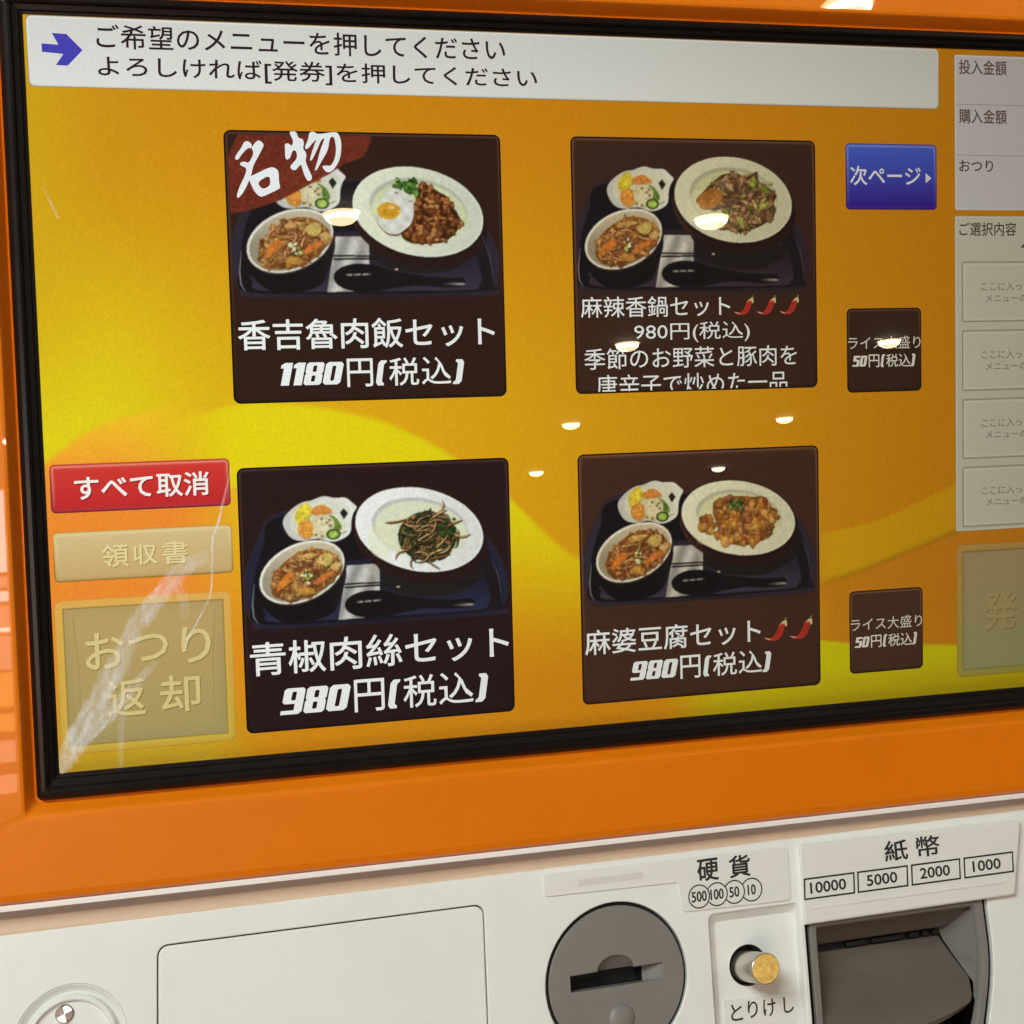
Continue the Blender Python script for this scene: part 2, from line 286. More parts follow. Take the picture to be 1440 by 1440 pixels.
D = {'tray_out': [[15.2,17.0],[7.2,26.2],[1.7,39.1],[1.0,48.3],[3.7,57.7],[7.4,59.9],[37.9,60.4],[97.2,60.4],[101.1,57.0],[102.2,45.0],[94.7,30.0],[82.5,23.0],[50.4,17.5]],
'tray_in': [[14.4,18.9],[9.0,28.7],[5.5,39.3],[4.1,50.0],[6.0,57.9],[37.9,59.1],[96.4,58.7],[99.4,55.3],[98.5,44.7],[93.4,32.4],[82.5,24.6],[50.4,18.3]],
'tray_floor': [[9.3,51.1],[8.8,54.2],[11.0,57.6],[37.9,58.3],[88.1,58.2],[94.0,56.6],[95.3,52.6],[90.3,41.0],[74.0,36.9],[26.1,37.4]],
'tray_hiL': [[5.0,43.1],[4.1,50.8],[4.4,55.4],[6.0,58.0]],
'tray_hiR': [[95.5,37.3],[98.5,44.7],[99.9,53.7]],
'leaf': [[16.4,21.2],[17.3,18.5],[20.7,15.4],[24.0,13.7],[27.2,13.2],[31.8,11.8],[35.9,12.6],[40.0,12.7],[42.8,14.8],[44.3,16.5],[43.1,18.5],[42.2,21.3],[41.6,25.8],[38.6,28.1],[34.5,29.0],[29.2,27.6],[23.5,28.1],[19.8,27.1],[17.5,24.5]],
'yel': [[21.2,17.4],[23.1,15.1],[25.6,14.0],[27.2,16.1],[27.1,18.5],[25.0,20.5],[22.1,21.5],[21.1,20.3]],
'or1': [[26.7,17.3],[29.2,15.4],[32.1,15.1],[34.5,16.9],[34.9,18.1],[32.0,18.6],[29.1,19.0]],
'or2': [[21.8,23.1],[22.9,21.2],[25.8,20.3],[28.1,22.7],[27.6,25.9],[25.1,27.4],[22.3,25.6]],
'lotus': [[27.4,19.8],[30.3,18.7],[33.6,19.2],[35.6,21.4],[35.0,24.6],[32.5,27.0],[28.8,27.2],[27.7,24.2]],
'lholes': [[30.9,20.3],[32.9,21.7],[34.1,22.9],[28.6,26.1],[30.9,26.7],[33.9,20.7]],
'green': [[33.6,18.8],[36.4,20.2],[38.2,23.2],[37.5,24.8],[35.5,23.8],[35.2,21.0]],
'cuc': [[35.2,26.2],[37.9,26.3],[35.3,24.2],[35.2,24.7]],
'nori': [[37.9,18.2],[39.4,16.7],[40.9,18.6],[39.3,20.8]],
'stem': [[37.4,26.4],[40.4,25.3]],
'bowl': [[38.5,33.5],[39.0,35.6],[38.9,37.8],[38.2,40.1],[36.8,42.4],[35.0,44.6],[32.6,46.6],[29.9,48.3],[27.0,49.7],[23.8,50.7],[20.7,51.3],[17.6,51.4],[14.8,51.1],[12.2,50.3],[10.1,49.1],[8.5,47.6],[7.4,45.8],[6.9,43.7],[7.0,41.5],[7.7,39.2],[9.0,37.0],[10.8,34.8],[13.1,32.8],[15.8,31.1],[18.7,29.7],[21.8,28.7],[25.0,28.1],[28.1,28.0],[30.9,28.2],[33.5,29.0],[35.7,30.1],[37.4,31.7]],
'bowl_in': [[37.8,33.9],[38.2,35.8],[38.1,37.9],[37.4,40.1],[36.1,42.2],[34.4,44.2],[32.2,46.1],[29.6,47.7],[26.8,49.0],[23.8,50.0],[20.8,50.5],[17.9,50.7],[15.2,50.4],[12.9,49.7],[10.9,48.6],[9.3,47.2],[8.3,45.6],[7.9,43.7],[8.0,41.6],[8.7,39.5],[9.9,37.4],[11.7,35.4],[13.9,33.5],[16.4,31.9],[19.2,30.6],[22.1,29.6],[25.1,29.0],[28.0,28.9],[30.7,29.1],[33.1,29.8],[35.2,30.8],[36.7,32.2]],
'bowl_body': [[7.0,41.8],[8.0,50.8],[11.9,55.9],[16.7,58.3],[25.6,58.3],[32.3,56.4],[35.9,52.6],[39.1,38.8],[24.7,38.0]],
'soup': [[11.3,43.3],[12.5,39.7],[16.7,35.5],[21.7,32.5],[26.6,31.1],[32.3,32.0],[36.3,34.9],[37.9,38.7],[36.5,41.1],[32.7,45.0],[26.8,48.3],[19.4,49.9],[13.8,49.1],[11.4,46.1]],
'car1': [[13.3,45.8],[14.4,42.2],[18.6,39.4],[20.1,41.4],[17.6,43.7],[14.7,45.9]],
'car2': [[27.0,43.8],[31.2,40.8],[34.9,39.6],[34.4,41.4],[31.1,43.6],[28.2,44.7]],
'pot1': [[28.5,35.3],[31.4,33.2],[34.3,33.6],[34.4,36.5],[32.1,38.0],[29.3,36.8]],
'pot2': [[33.8,37.7],[36.3,36.6],[37.7,37.9],[36.2,39.8],[34.1,39.3]],
'tof': [[21.2,33.7],[26.6,32.8],[29.0,33.5],[24.8,35.1],[21.6,35.3]],
'oni': [[22.6,41.5],[24.7,38.8],[26.6,41.7],[26.8,44.2],[24.5,45.3]],
'pot3': [[21.2,46.7],[23.7,45.2],[27.3,46.7],[26.0,48.2],[21.5,48.0]],
'napkin': [[39.8,38.1],[50.9,38.2],[52.3,40.6],[51.9,58.2],[35.9,58.5]],
'napfold': [[45.8,38.0],[50.9,38.2],[52.3,40.6],[52.1,44.8]],
'cs1': [[38.8,45.2],[55.1,45.3]],
'cs2': [[38.7,46.4],[55.1,46.3]],
'cs3': [[81.8,47.8],[89.7,46.8]],
'spoonh': [[52.6,48.2],[61.4,50.9],[73.5,53.0],[82.5,53.6],[87.8,53.4],[89.2,55.0],[87.3,56.9],[81.5,57.2],[69.3,56.3],[61.1,57.2],[53.1,58.7]],
'spoonb': [[59.2,53.4],[58.9,54.7],[57.9,56.0],[56.2,57.0],[54.1,57.9],[51.6,58.3],[48.9,58.5],[46.2,58.3],[43.7,57.7],[41.6,56.9],[39.9,55.8],[38.9,54.5],[38.5,53.1],[38.8,51.8],[39.8,50.6],[41.4,49.5],[43.6,48.7],[46.1,48.2],[48.7,48.1],[51.4,48.3],[53.9,48.8],[56.1,49.7],[57.8,50.8],[58.9,52.0]],
'sphi': [[43.8,52.2],[52.3,52.0]],
'sphi2': [[80.3,55.8],[88.2,55.9]],
'plate': [[92.9,32.4],[92.2,34.3],[91.1,36.1],[89.6,37.8],[87.7,39.2],[85.5,40.4],[83.0,41.4],[80.2,42.1],[77.2,42.5],[74.1,42.6],[70.9,42.5],[67.6,42.1],[64.4,41.4],[61.2,40.4],[58.2,39.2],[55.3,37.8],[52.7,36.2],[50.4,34.4],[48.3,32.5],[46.6,30.4],[45.2,28.4],[44.3,26.2],[43.7,24.1],[43.6,22.0],[43.8,20.0],[44.5,18.1],[45.6,16.3],[47.1,14.7],[48.9,13.3],[51.0,12.1],[53.4,11.1],[56.2,10.4],[59.1,10.0],[62.1,9.8],[65.3,9.9],[68.5,10.2],[71.8,10.9],[74.9,11.8],[78.0,13.0],[80.9,14.4],[83.6,16.0],[86.1,17.7],[88.2,19.7],[90.0,21.7],[91.4,23.8],[92.4,26.0],[93.0,28.2],[93.2,30.3]],
'plate_in': [[86.8,28.9],[86.3,30.5],[85.3,32.0],[83.9,33.3],[82.1,34.4],[80.0,35.3],[77.6,36.0],[75.1,36.3],[72.3,36.4],[69.5,36.2],[66.7,35.8],[63.9,35.0],[61.3,34.1],[58.8,32.9],[56.6,31.5],[54.7,30.0],[53.2,28.4],[52.0,26.6],[51.2,24.9],[50.9,23.2],[51.0,21.5],[51.5,19.9],[52.5,18.4],[53.9,17.1],[55.6,16.0],[57.6,15.1],[59.9,14.4],[62.5,14.0],[65.2,13.9],[68.0,14.1],[70.8,14.5],[73.6,15.2],[76.3,16.1],[78.8,17.3],[81.0,18.7],[83.0,20.2],[84.6,21.8],[85.8,23.6],[86.6,25.4],[86.9,27.1]],
'plate_brown': [[94.8,34.0],[94.1,36.1],[92.9,38.0],[91.3,39.7],[89.3,41.3],[87.0,42.6],[84.3,43.6],[81.4,44.4],[78.3,44.8],[75.0,45.0],[71.7,44.8],[68.3,44.4],[64.9,43.6],[61.6,42.6],[58.4,41.4],[55.4,39.9],[52.7,38.2],[50.2,36.3],[48.1,34.2],[46.3,32.1],[44.9,29.9],[43.9,27.6],[43.3,25.4],[43.2,23.2],[43.4,21.0],[44.2,19.0],[45.3,17.1],[46.8,15.4],[48.8,13.8],[51.0,12.5],[53.6,11.5],[56.4,10.7],[59.4,10.2],[62.6,10.0],[66.0,10.1],[69.3,10.5],[72.7,11.2],[76.1,12.1],[79.3,13.4],[82.3,14.8],[85.1,16.5],[87.7,18.4],[89.9,20.4],[91.8,22.6],[93.3,24.9],[94.3,27.2],[94.9,29.5],[95.1,31.8]],
'plate_foot': [[49.4,37.1],[56.6,48.3],[72.2,51.8],[85.1,50.1],[91.0,42.4]],
'strandC': [[82.7,29.4],[81.7,32.9],[79.1,35.8],[75.3,37.7],[70.9,38.1],[66.5,37.2],[62.9,34.9],[60.5,31.8],[59.8,28.2],[60.8,24.7],[63.3,21.8],[67.1,19.9],[71.5,19.4],[75.8,20.4],[79.5,22.6],[81.9,25.7]],
'plate_B': [[92.9,28.5],[92.2,30.6],[91.0,32.5],[89.4,34.3],[87.5,36.0],[85.2,37.4],[82.6,38.6],[79.8,39.5],[76.7,40.2],[73.5,40.5],[70.2,40.6],[66.9,40.4],[63.6,39.9],[60.4,39.1],[57.3,38.1],[54.4,36.8],[51.8,35.3],[49.4,33.6],[47.3,31.8],[45.6,29.8],[44.3,27.7],[43.3,25.6],[42.8,23.4],[42.7,21.2],[43.0,19.1],[43.7,17.1],[44.9,15.2],[46.4,13.4],[48.3,11.8],[50.5,10.3],[53.0,9.2],[55.8,8.2],[58.7,7.5],[61.9,7.1],[65.1,7.0],[68.4,7.2],[71.7,7.6],[74.9,8.3],[78.0,9.3],[81.0,10.6],[83.7,12.0],[86.2,13.7],[88.3,15.6],[90.1,17.6],[91.5,19.7],[92.5,21.9],[93.1,24.1],[93.2,26.3]],
'plate_D': [[92.8,33.0],[92.2,34.8],[91.2,36.6],[89.8,38.2],[88.1,39.7],[85.9,40.9],[83.5,41.9],[80.8,42.7],[77.9,43.2],[74.8,43.4],[71.6,43.4],[68.4,43.2],[65.1,42.6],[61.9,41.9],[58.8,40.9],[55.9,39.6],[53.2,38.2],[50.8,36.6],[48.6,34.9],[46.8,33.1],[45.3,31.2],[44.3,29.2],[43.6,27.2],[43.3,25.2],[43.5,23.3],[44.0,21.5],[45.0,19.8],[46.4,18.2],[48.1,16.7],[50.1,15.5],[52.5,14.5],[55.1,13.7],[58.0,13.2],[61.0,12.9],[64.2,12.8],[67.4,13.1],[70.6,13.5],[73.8,14.3],[76.9,15.2],[79.9,16.4],[82.7,17.8],[85.2,19.4],[87.4,21.2],[89.3,23.0],[90.8,25.0],[92.0,27.0],[92.7,29.0],[93.0,31.0]],
'plate_A': [[96.2,34.9],[95.4,37.0],[94.1,38.8],[92.5,40.5],[90.5,42.1],[88.2,43.3],[85.6,44.4],[82.7,45.1],[79.7,45.6],[76.5,45.8],[73.2,45.7],[69.9,45.3],[66.7,44.7],[63.5,43.8],[60.5,42.6],[57.7,41.2],[55.1,39.6],[52.8,37.8],[50.8,35.9],[49.1,33.9],[47.9,31.7],[47.0,29.6],[46.5,27.4],[46.5,25.3],[46.9,23.2],[47.7,21.3],[48.9,19.4],[50.4,17.8],[52.3,16.3],[54.6,15.0],[57.1,13.9],[59.9,13.2],[62.9,12.6],[66.0,12.4],[69.2,12.4],[72.5,12.8],[75.8,13.4],[78.9,14.2],[82.0,15.4],[84.9,16.7],[87.6,18.3],[90.0,20.1],[92.0,22.0],[93.7,24.1],[95.1,26.2],[96.0,28.4],[96.5,30.6],[96.5,32.8]],
'bowl_A': [[38.8,33.2],[39.2,35.3],[39.1,37.6],[38.3,39.9],[36.9,42.3],[34.9,44.5],[32.5,46.5],[29.8,48.2],[26.8,49.6],[23.6,50.6],[20.4,51.2],[17.4,51.3],[14.5,51.0],[12.0,50.2],[9.9,49.0],[8.4,47.4],[7.3,45.6],[6.9,43.5],[7.1,41.2],[7.9,38.9],[9.2,36.6],[11.1,34.4],[13.5,32.4],[16.2,30.7],[19.2,29.3],[22.3,28.2],[25.5,27.7],[28.6,27.5],[31.4,27.8],[34.0,28.6],[36.1,29.8],[37.7,31.3]],
'bowlB_c': [[21.0,39.3]],
'bowlD_c': [[23.0,38.8]],
'bowlA_c': [[22.9,39.4]],
'bowlC_c': [[23.0,39.6]],
'nori_all': [[39.5,17.3]],
'noriD': [[39.2,20.1]],
'noriC': [[39.2,18.4]],
'noriA': [[41.5,20.3]],
'egg': [[58.2,23.5],[60.2,21.1],[63.1,20.4],[66.4,21.8],[68.8,23.8],[69.7,26.6],[69.6,30.2],[68.5,33.5],[66.3,35.5],[63.4,37.3],[60.5,37.3],[58.0,35.9],[55.6,32.7],[55.4,29.5],[56.7,26.3]],
'yolk': [[60.1,28.7],[64.5,28.6],[60.2,25.5]],
'meatA': [[72.3,18.6],[75.6,19.3],[79.7,21.7],[82.6,23.3],[84.2,26.1],[86.3,29.4],[88.3,33.0],[87.0,34.6],[85.6,36.7],[82.2,39.5],[78.3,40.7],[69.1,40.7],[65.0,38.3],[66.8,35.1],[69.4,31.0],[70.0,26.6],[70.9,23.8],[71.4,21.4]],
'greenA': [[62.3,19.4],[63.2,16.6],[64.8,18.2],[68.2,17.8],[71.1,16.6],[70.6,19.0],[72.2,21.0],[72.6,22.2],[69.2,22.6],[65.6,20.6],[62.7,20.2]],
'meatB': [[52.2,23.8],[58.2,17.6],[62.5,14.4],[65.1,13.6],[68.9,13.2],[71.9,14.3],[75.3,13.9],[78.3,12.7],[78.9,16.6],[81.7,18.1],[86.4,21.6],[85.0,25.5],[85.4,29.4],[83.2,31.8],[78.4,34.5],[70.7,36.5],[66.4,35.7],[60.5,34.5],[64.8,29.5],[62.3,27.2],[55.1,27.6],[53.0,25.7]],
'pumpB': [[52.2,23.8],[57.8,19.5],[62.0,20.6],[63.2,23.3],[59.8,26.0],[55.1,27.6],[53.0,25.7]],
'tofuD': [[57.4,21.1],[61.7,19.7],[67.8,19.2],[74.3,19.9],[79.1,20.1],[81.2,23.8],[85.2,26.0],[83.3,32.4],[81.9,36.3],[76.2,38.4],[71.0,39.4],[67.5,39.2],[61.4,37.3],[58.5,35.1],[58.9,32.0],[57.7,27.9],[56.9,25.5]],
'tofuD2': [[50.9,27.2],[55.2,26.0],[56.5,27.1],[56.8,31.8],[56.3,33.8],[54.2,34.1],[52.1,31.2]],
'greenD': [[63.4,21.8],[65.6,20.3],[69.5,21.3],[70.3,24.5],[67.7,25.6],[64.7,24.2]],
'band': [[1.2,9.8],[5.9,0.5],[54.8,-0.4],[54.1,3.9],[51.2,9.1],[43.4,12.0],[38.0,15.6],[19.6,25.2],[13.5,27.2],[8.7,28.8],[0.4,30.0]],
'mei1': [[4.0,10.6],[3.9,9.5],[6.5,6.1],[7.3,4.3],[8.7,3.8],[10.2,5.0],[9.8,6.6],[8.8,6.2],[6.4,8.6],[5.1,10.6]],
'mei2': [[9.8,6.4],[11.9,3.8],[13.2,3.6],[14.5,5.0],[14.1,6.3],[11.4,10.9],[10.2,13.2],[9.4,16.7],[6.6,22.2],[4.4,24.6],[3.9,23.6],[5.1,20.3],[7.2,16.4],[8.1,13.6],[5.8,12.7],[5.5,11.8],[7.1,11.2],[8.8,11.9],[10.7,8.5],[10.2,6.6]],
'mei3': [[8.4,16.7],[9.4,16.5],[16.0,13.3],[18.0,13.2],[19.6,14.5],[19.5,18.6],[20.0,20.3],[19.3,21.1],[13.3,23.9],[12.1,23.7],[10.6,22.2],[9.3,19.5]],
'mei3h': [[11.5,18.7],[16.2,15.9],[16.4,19.8],[13.4,21.3]],
'butsu1': [[22.1,4.7],[23.5,4.4],[24.7,5.6],[25.4,3.6],[24.2,1.3],[24.1,0.2],[26.5,0.1],[27.2,2.6],[28.8,2.8],[29.3,4.3],[28.7,6.3],[29.8,7.5],[30.0,9.0],[29.5,10.6],[30.4,13.4],[31.7,16.1],[31.7,17.3],[30.8,18.1],[29.8,17.7],[28.7,15.3],[27.9,11.8],[26.8,13.0],[25.8,14.2],[24.4,14.0],[23.8,13.0],[24.4,12.1],[26.5,9.9],[26.4,7.3],[25.0,6.8],[23.9,9.9],[22.5,10.5],[22.1,9.2],[22.2,6.8]],
'butsu2': [[31.3,0.4],[32.9,0.0],[34.4,1.1],[40.7,0.0],[42.1,0.6],[43.1,3.3],[42.9,7.7],[41.8,11.2],[39.7,14.0],[38.0,14.9],[36.8,14.5],[35.5,12.5],[37.1,12.3],[38.9,12.5],[40.4,10.1],[41.1,6.5],[40.7,2.6],[39.9,1.6],[38.8,2.4],[38.1,6.6],[35.7,10.5],[33.4,14.3],[32.8,14.1],[33.9,11.0],[35.0,7.2],[36.4,3.8],[37.0,2.2],[35.6,3.1],[33.8,7.0],[31.9,10.6],[31.1,10.6],[31.8,8.2],[33.1,4.7],[34.0,2.7],[32.7,3.9],[30.7,6.3],[29.6,6.5],[29.6,5.3],[30.8,3.1]],
'glare1': [[0.3,-0.1],[5.8,10.5],[18.5,30.9],[28.8,51.0],[40.9,65.2],[47.5,72.4],[56.0,75.5]],
'glare2': [[5.6,7.2],[18.7,19.5],[25.3,27.1],[35.9,38.1]],
'glare3': [[65.7,107.7],[60.0,86.4],[57.9,82.6],[56.8,61.6],[51.2,51.5],[47.1,45.2],[46.6,41.9]],
'glare4': [[43.5,68.3],[46.4,59.7],[46.8,53.1]],
'glare5': [[21.5,-1.4],[22.3,16.9],[25.1,23.2]],
'glint': [[4.0,209.0],[8.8,197.7]],
'swL': [[-0.1,111.0],[3.2,114.6],[12.1,121.4],[24.6,126.6],[39.8,129.2]],
'swM': [[70.5,130.9],[96.7,129.6],[123.4,123.0],[145.1,112.0],[172.3,91.8],[184.0,78.8],[199.2,65.4]],
'swR1': [[304.1,71.2],[329.2,74.3],[367.7,88.9]],
'swR2': [[303.8,50.7],[319.2,53.3],[367.6,68.5]],
'swR3': [[303.6,27.1],[318.9,24.5],[369.1,20.3]],
'arrow': [[6.0,257.3],[11.8,257.5],[10.0,261.5],[14.7,261.6],[19.7,256.1],[14.4,250.4],[10.5,250.3],[13.2,254.4],[6.0,254.4]]}

# ------------------------------------------------------------------ room behind the camera: only what the glass mirrors
mesh_obj('floor', [(-6, -15, 0), (18, -15, 0), (18, 1.2, 0), (-6, 1.2, 0)], [(0, 1, 2, 3)], FLOOR)['kind'] = 'structure'
mesh_obj('wall', [(-6, -15, 0), (18, -15, 0), (18, -15, 2.62), (-6, -15, 2.62)], [(0, 1, 2, 3)], CEIL)['kind'] = 'structure'
mesh_obj('ceiling', [(-6, -15, 2.62), (18, -15, 2.62), (18, 1.2, 2.62), (-6, 1.2, 2.62)], [(3, 2, 1, 0)], CEIL)['kind'] = 'structure'

def glow(name, col, s):
    m, N, L, b = new_mat(name)
    b.inputs['Base Color'].default_value = (0.5, 0.5, 0.5, 1)
    b.inputs['Emission Color'].default_value = (*col, 1); b.inputs['Emission Strength'].default_value = s
    return m
BULB = glow('downlight_bulb', (1.0, 0.92, 0.76), 110); CONE = glow('downlight_reflector', (1.0, 0.80, 0.48), 26)
RINGM = plain('downlight_trim', (0.7, 0.68, 0.62), 0.4)

def lathe(name, prof, mat, parent, loc=(0, 0, 0), n=40):
    vs = []; fs = []
    for r, z in prof:
        vs += [(r * math.cos(2 * math.pi * k / n), r * math.sin(2 * math.pi * k / n), z) for k in range(n)]
    for k in range(len(prof) - 1):
        for i in range(n):
            j = (i + 1) % n; fs.append((k * n + i, k * n + j, (k + 1) * n + j, (k + 1) * n + i))
    o = mesh_obj(name, vs, fs, mat, parent, True); o.location = loc
    return o
first = None
LIGHTS = [(1.82, -2.585), (0.97, -4.286), (2.235, -4.325), (2.714, -6.445), (4.119, -6.501), (3.266, -8.964), (4.765, -9.033), (3.813, -11.496), (5.466, -11.745)]
ROWN = ['nearest the machine, alone in its row', 'left of the pair in the second row', 'right of the pair in the second row', 'left of the pair in the third row', 'right of the pair in the third row',
        'left of the pair in the fourth row', 'right of the pair in the fourth row', 'left of the pair in the farthest row', 'right of the pair in the farthest row']
for (lx, ly), rn in zip(LIGHTS, ROWN):
    lab = 'round recessed ceiling downlight mirrored in the screen, ' + rn
    if first is None:
        t = thing('ceiling_downlight', lab, 'ceiling light', (lx, ly, 2.619), 'recessed downlights mirrored in the screen glass')
        lathe('bulb', [(0.053, -0.014), (0.0505, -0.020), (0.045, -0.027)], BULB, t)
        lathe('diffuser', [(0.045, -0.027), (0.036, -0.034), (0.020, -0.039), (0.0005, -0.041)], CONE, t)
        lathe('reflector', [(0.057, -0.001), (0.0565, -0.006), (0.053, -0.014)], CONE, t)
        lathe('trim_ring', [(0.057, -0.003), (0.060, -0.005), (0.064, -0.004), (0.066, -0.001)], RINGM, t)
        first = t
    else:
        t = first.copy(); t.location = (lx, ly, 2.619); t['label'] = lab; COL.objects.link(t)
        for ch in list(first.children):
            c = ch.copy(); c.parent = t; COL.objects.link(c)

# lit menu board on the wall behind, mirrored in the left edge of the orange frame
lb = thing('light_board', 'bright lit menu board mirrored in the left edge of the orange frame', 'sign', (-0.6, -2.2, 1.05))
LBM = glow('board_white', (1.0, 0.93, 0.88), 15); LBP = glow('board_pink', (1.0, 0.55, 0.40), 7); LBY = glow('board_amber', (1.0, 0.50, 0.10), 8); LBD = plain('board_frame', (0.25, 0.10, 0.06), 0.5)
def boxv(x0, x1, y0, y1, z0, z1):
    v = [(x, y, z) for x in (x0, x1) for y in (y0, y1) for z in (z0, z1)]
    return v, [(0, 1, 3, 2), (4, 6, 7, 5), (0, 4, 5, 1), (2, 3, 7, 6), (0, 2, 6, 4), (1, 5, 7, 3)]
def box(name, x0, x1, y0, y1, z0, z1, mat, parent):
    v, f = boxv(x0, x1, y0, y1, z0, z1); return mesh_obj(name, v, f, mat, parent)
box('board_frame', -0.30, 0.57, -0.05, -0.004, -0.02, 0.60, LBD, lb)
for z0, z1, m in ((0.36, 0.495, LBM), (0.335, 0.352, LBP), (0.26, 0.305, LBP), (0.262, 0.268, LBM), (0.20, 0.255, LBP), (0.14, 0.195, LBY), (0.10, 0.128, LBY), (0.05, 0.085, LBP), (0.0, 0.03, LBP)):
    box('light_panel', -0.28, 0.555, 0.0, 0.004, z0, z1, m, lb)
box('light_panel', -0.28, 0.555, 0.0, 0.006, 0.312, 0.328, LBM, lb)

# ------------------------------------------------------------------ the ticket machine
root = thing('ticket_machine', 'orange and ivory restaurant meal ticket machine with a large lit touch screen', 'ticket machine', (0, 0, 0))
root['label'] = 'orange and ivory meal ticket machine with a lit touch screen and coin and note slots'
def M_(o):                                        # machine parts are modelled in the tilted frame of the face
    o.matrix_local = S2W
    return o

# cabinet down to the floor
box('cabinet', -0.075, 0.551, 0.06, 0.50, 0.0, 1.50, CABINET, root)

# screen glass / display background picture
def sstep(a, b, x):
    t = np.clip((x - a) / (b - a), 0, 1); return t * t * (3 - 2 * t)
def curve_y(pts, x):
    pts = sorted(tuple(p) for p in pts); return np.interp(x, [p[0] for p in pts], [p[1] for p in pts])
def smooth_curve(pts, x):
    return (curve_y(pts, x - 6) + curve_y(pts, x - 3) + curve_y(pts, x) + curve_y(pts, x + 3) + curve_y(pts, x + 6)) / 5
def mix(a, b, t): return a + (np.asarray(b, float) - a) * t[..., None]
def grid_picture(name, x0, x1, z0, z1, img, h, parent):
    """img: rows from the top, sRGB 0..255, one sample per vertex."""
    H, W = img.shape[:2]
    xs = np.linspace(x0, x1, W); zs = np.linspace(z1, z0, H)
    X, Z = np.meshgrid(xs, zs)
    co = np.stack([X / 1000, np.full_like(X, -h / 1000), Z / 1000], -1).reshape(-1, 3).astype(np.float32)
    idx = np.arange(H * W).reshape(H, W)
    q = np.stack([idx[1:, :-1], idx[1:, 1:], idx[:-1, 1:], idx[:-1, :-1]], -1).reshape(-1, 4).astype(np.int32)
    me = bpy.data.meshes.new(name); me.vertices.add(H * W); me.vertices.foreach_set('co', co.ravel())
    me.loops.add(q.size); me.loops.foreach_set('vertex_index', q.ravel())
    me.polygons.add(len(q)); me.polygons.foreach_set('loop_start', np.arange(0, q.size, 4, dtype=np.int32)); me.polygons.foreach_set('loop_total', np.full(len(q), 4, dtype=np.int32))
    me.update(calc_edges=True); me.validate()
    c = np.clip(img / 255, 0, 1); c = np.where(c <= 0.04045, c / 12.92, ((c + 0.055) / 1.055) ** 2.4)
    a = me.color_attributes.new('Col', 'FLOAT_COLOR', 'POINT')
    cc = np.ones((H * W, 4), dtype=np.float32); cc[:, :3] = c.reshape(-1, 3); a.data.foreach_set('color', cc.ravel())
    me.materials.append(LCD)
    return link(bpy.data.objects.new(name, me), parent)

W_, H_ = 596, 336
X, Z = np.meshgrid(np.linspace(0, 476, W_), np.linspace(268, 0, H_))
img = np.empty((H_, W_, 3)); img[:] = (208, 136, 10)
t = sstep(250, 112, Z)                                                        # amber at the top, yellow lower down
img = mix(img, (224, 172, 16), t * sstep(420, 60, X))
img = mix(img, (204, 152, 18), sstep(110, 10, X) * 0.7)
img = mix(img, (224, 208, 20), sstep(222, 112, Z) * sstep(100, 8, X))
img = mix(img, (208, 168, 18), sstep(30, 0, X) * sstep(100, 190, Z) * 0.6)
# sweep of bright yellow between the upper and lower left buttons
edge = smooth_curve([(-20, 112)] + D['swM'] + [(240, 55), (300, 42), (380, 33), (500, 25)], X)
below = sstep(1.6, -1.6, Z - edge) * sstep(34, 74, X)
yel = mix(np.full_like(img, 0) + (228, 210, 12), (212, 138, 14), sstep(82, 8, Z - 0.12 * (250 - X)))
yel = mix(yel, (220, 154, 16), sstep(200, 300, X) * 0.75)
img = mix(img, (233, 216, 20), sstep(60, 80, X) * sstep(100, 76, X) * sstep(112, 122, Z) * sstep(140, 128, Z) * 0.6)
img = img + (yel - img) * below[..., None]
edL = smooth_curve([(-20, 106), (0, 108)] + D['swL'] + [(60, 137), (120, 140)], X)
bl = sstep(2.0, -2.0, Z - edL)
leftc = mix(np.full_like(img, 0) + (240, 184, 38), (236, 138, 46), sstep(128, 96, Z))
leftc = mix(leftc, (228, 150, 34), sstep(60, 20, Z)); leftc = mix(leftc, (196, 158, 34), sstep(26, 4, Z))
img = img + (leftc - img) * (bl * sstep(86, 40, X) * np.where(Z > 100, sstep(66, 20, X), 1))[..., None]
# right-hand bands
e1 = smooth_curve(D['swR1'] + [(410, 115), (480, 150)], X); e2 = smooth_curve([(290, 38)] + D['swR2'] + [(410, 84), (480, 112)], X); e3 = smooth_curve([(240, 33)] + D['swR3'] + [(480, 26)], X)
rr = sstep(296, 312, X)
img = img + ((img * (1.03, 1.12, 1.0) + (0, 4, 2)) - img) * (sstep(0.8, -0.8, Z - e1) * sstep(-0.5, 0.5, Z - e2) * rr)[..., None]
img = img * (1 - 0.14 * (np.exp(-((Z - e2) / 1.6) ** 2) * rr))[..., None]
img = mix(img, (208, 134, 22), sstep(0.5, -1.5, Z - e2) * rr * 0.9)
yg = mix(np.full_like(img, 0) + (212, 204, 10), (196, 176, 10), sstep(18, 2, Z))
rr2 = sstep(228, 262, X)
img = img + (yg - img) * (sstep(0.5, -0.5, Z - e3) * rr2)[..., None]
img = img * (1 - 0.10 * sstep(6, 0, Z))[..., None]
img *= 1 + rng.normal(0, 0.012, img.shape[:2])[..., None]
disp = M_(grid_picture('display', 0, 476, 0, 268, img, 0.0, root))
disp['label'] = 'lit touch screen with an amber and yellow swoosh background'

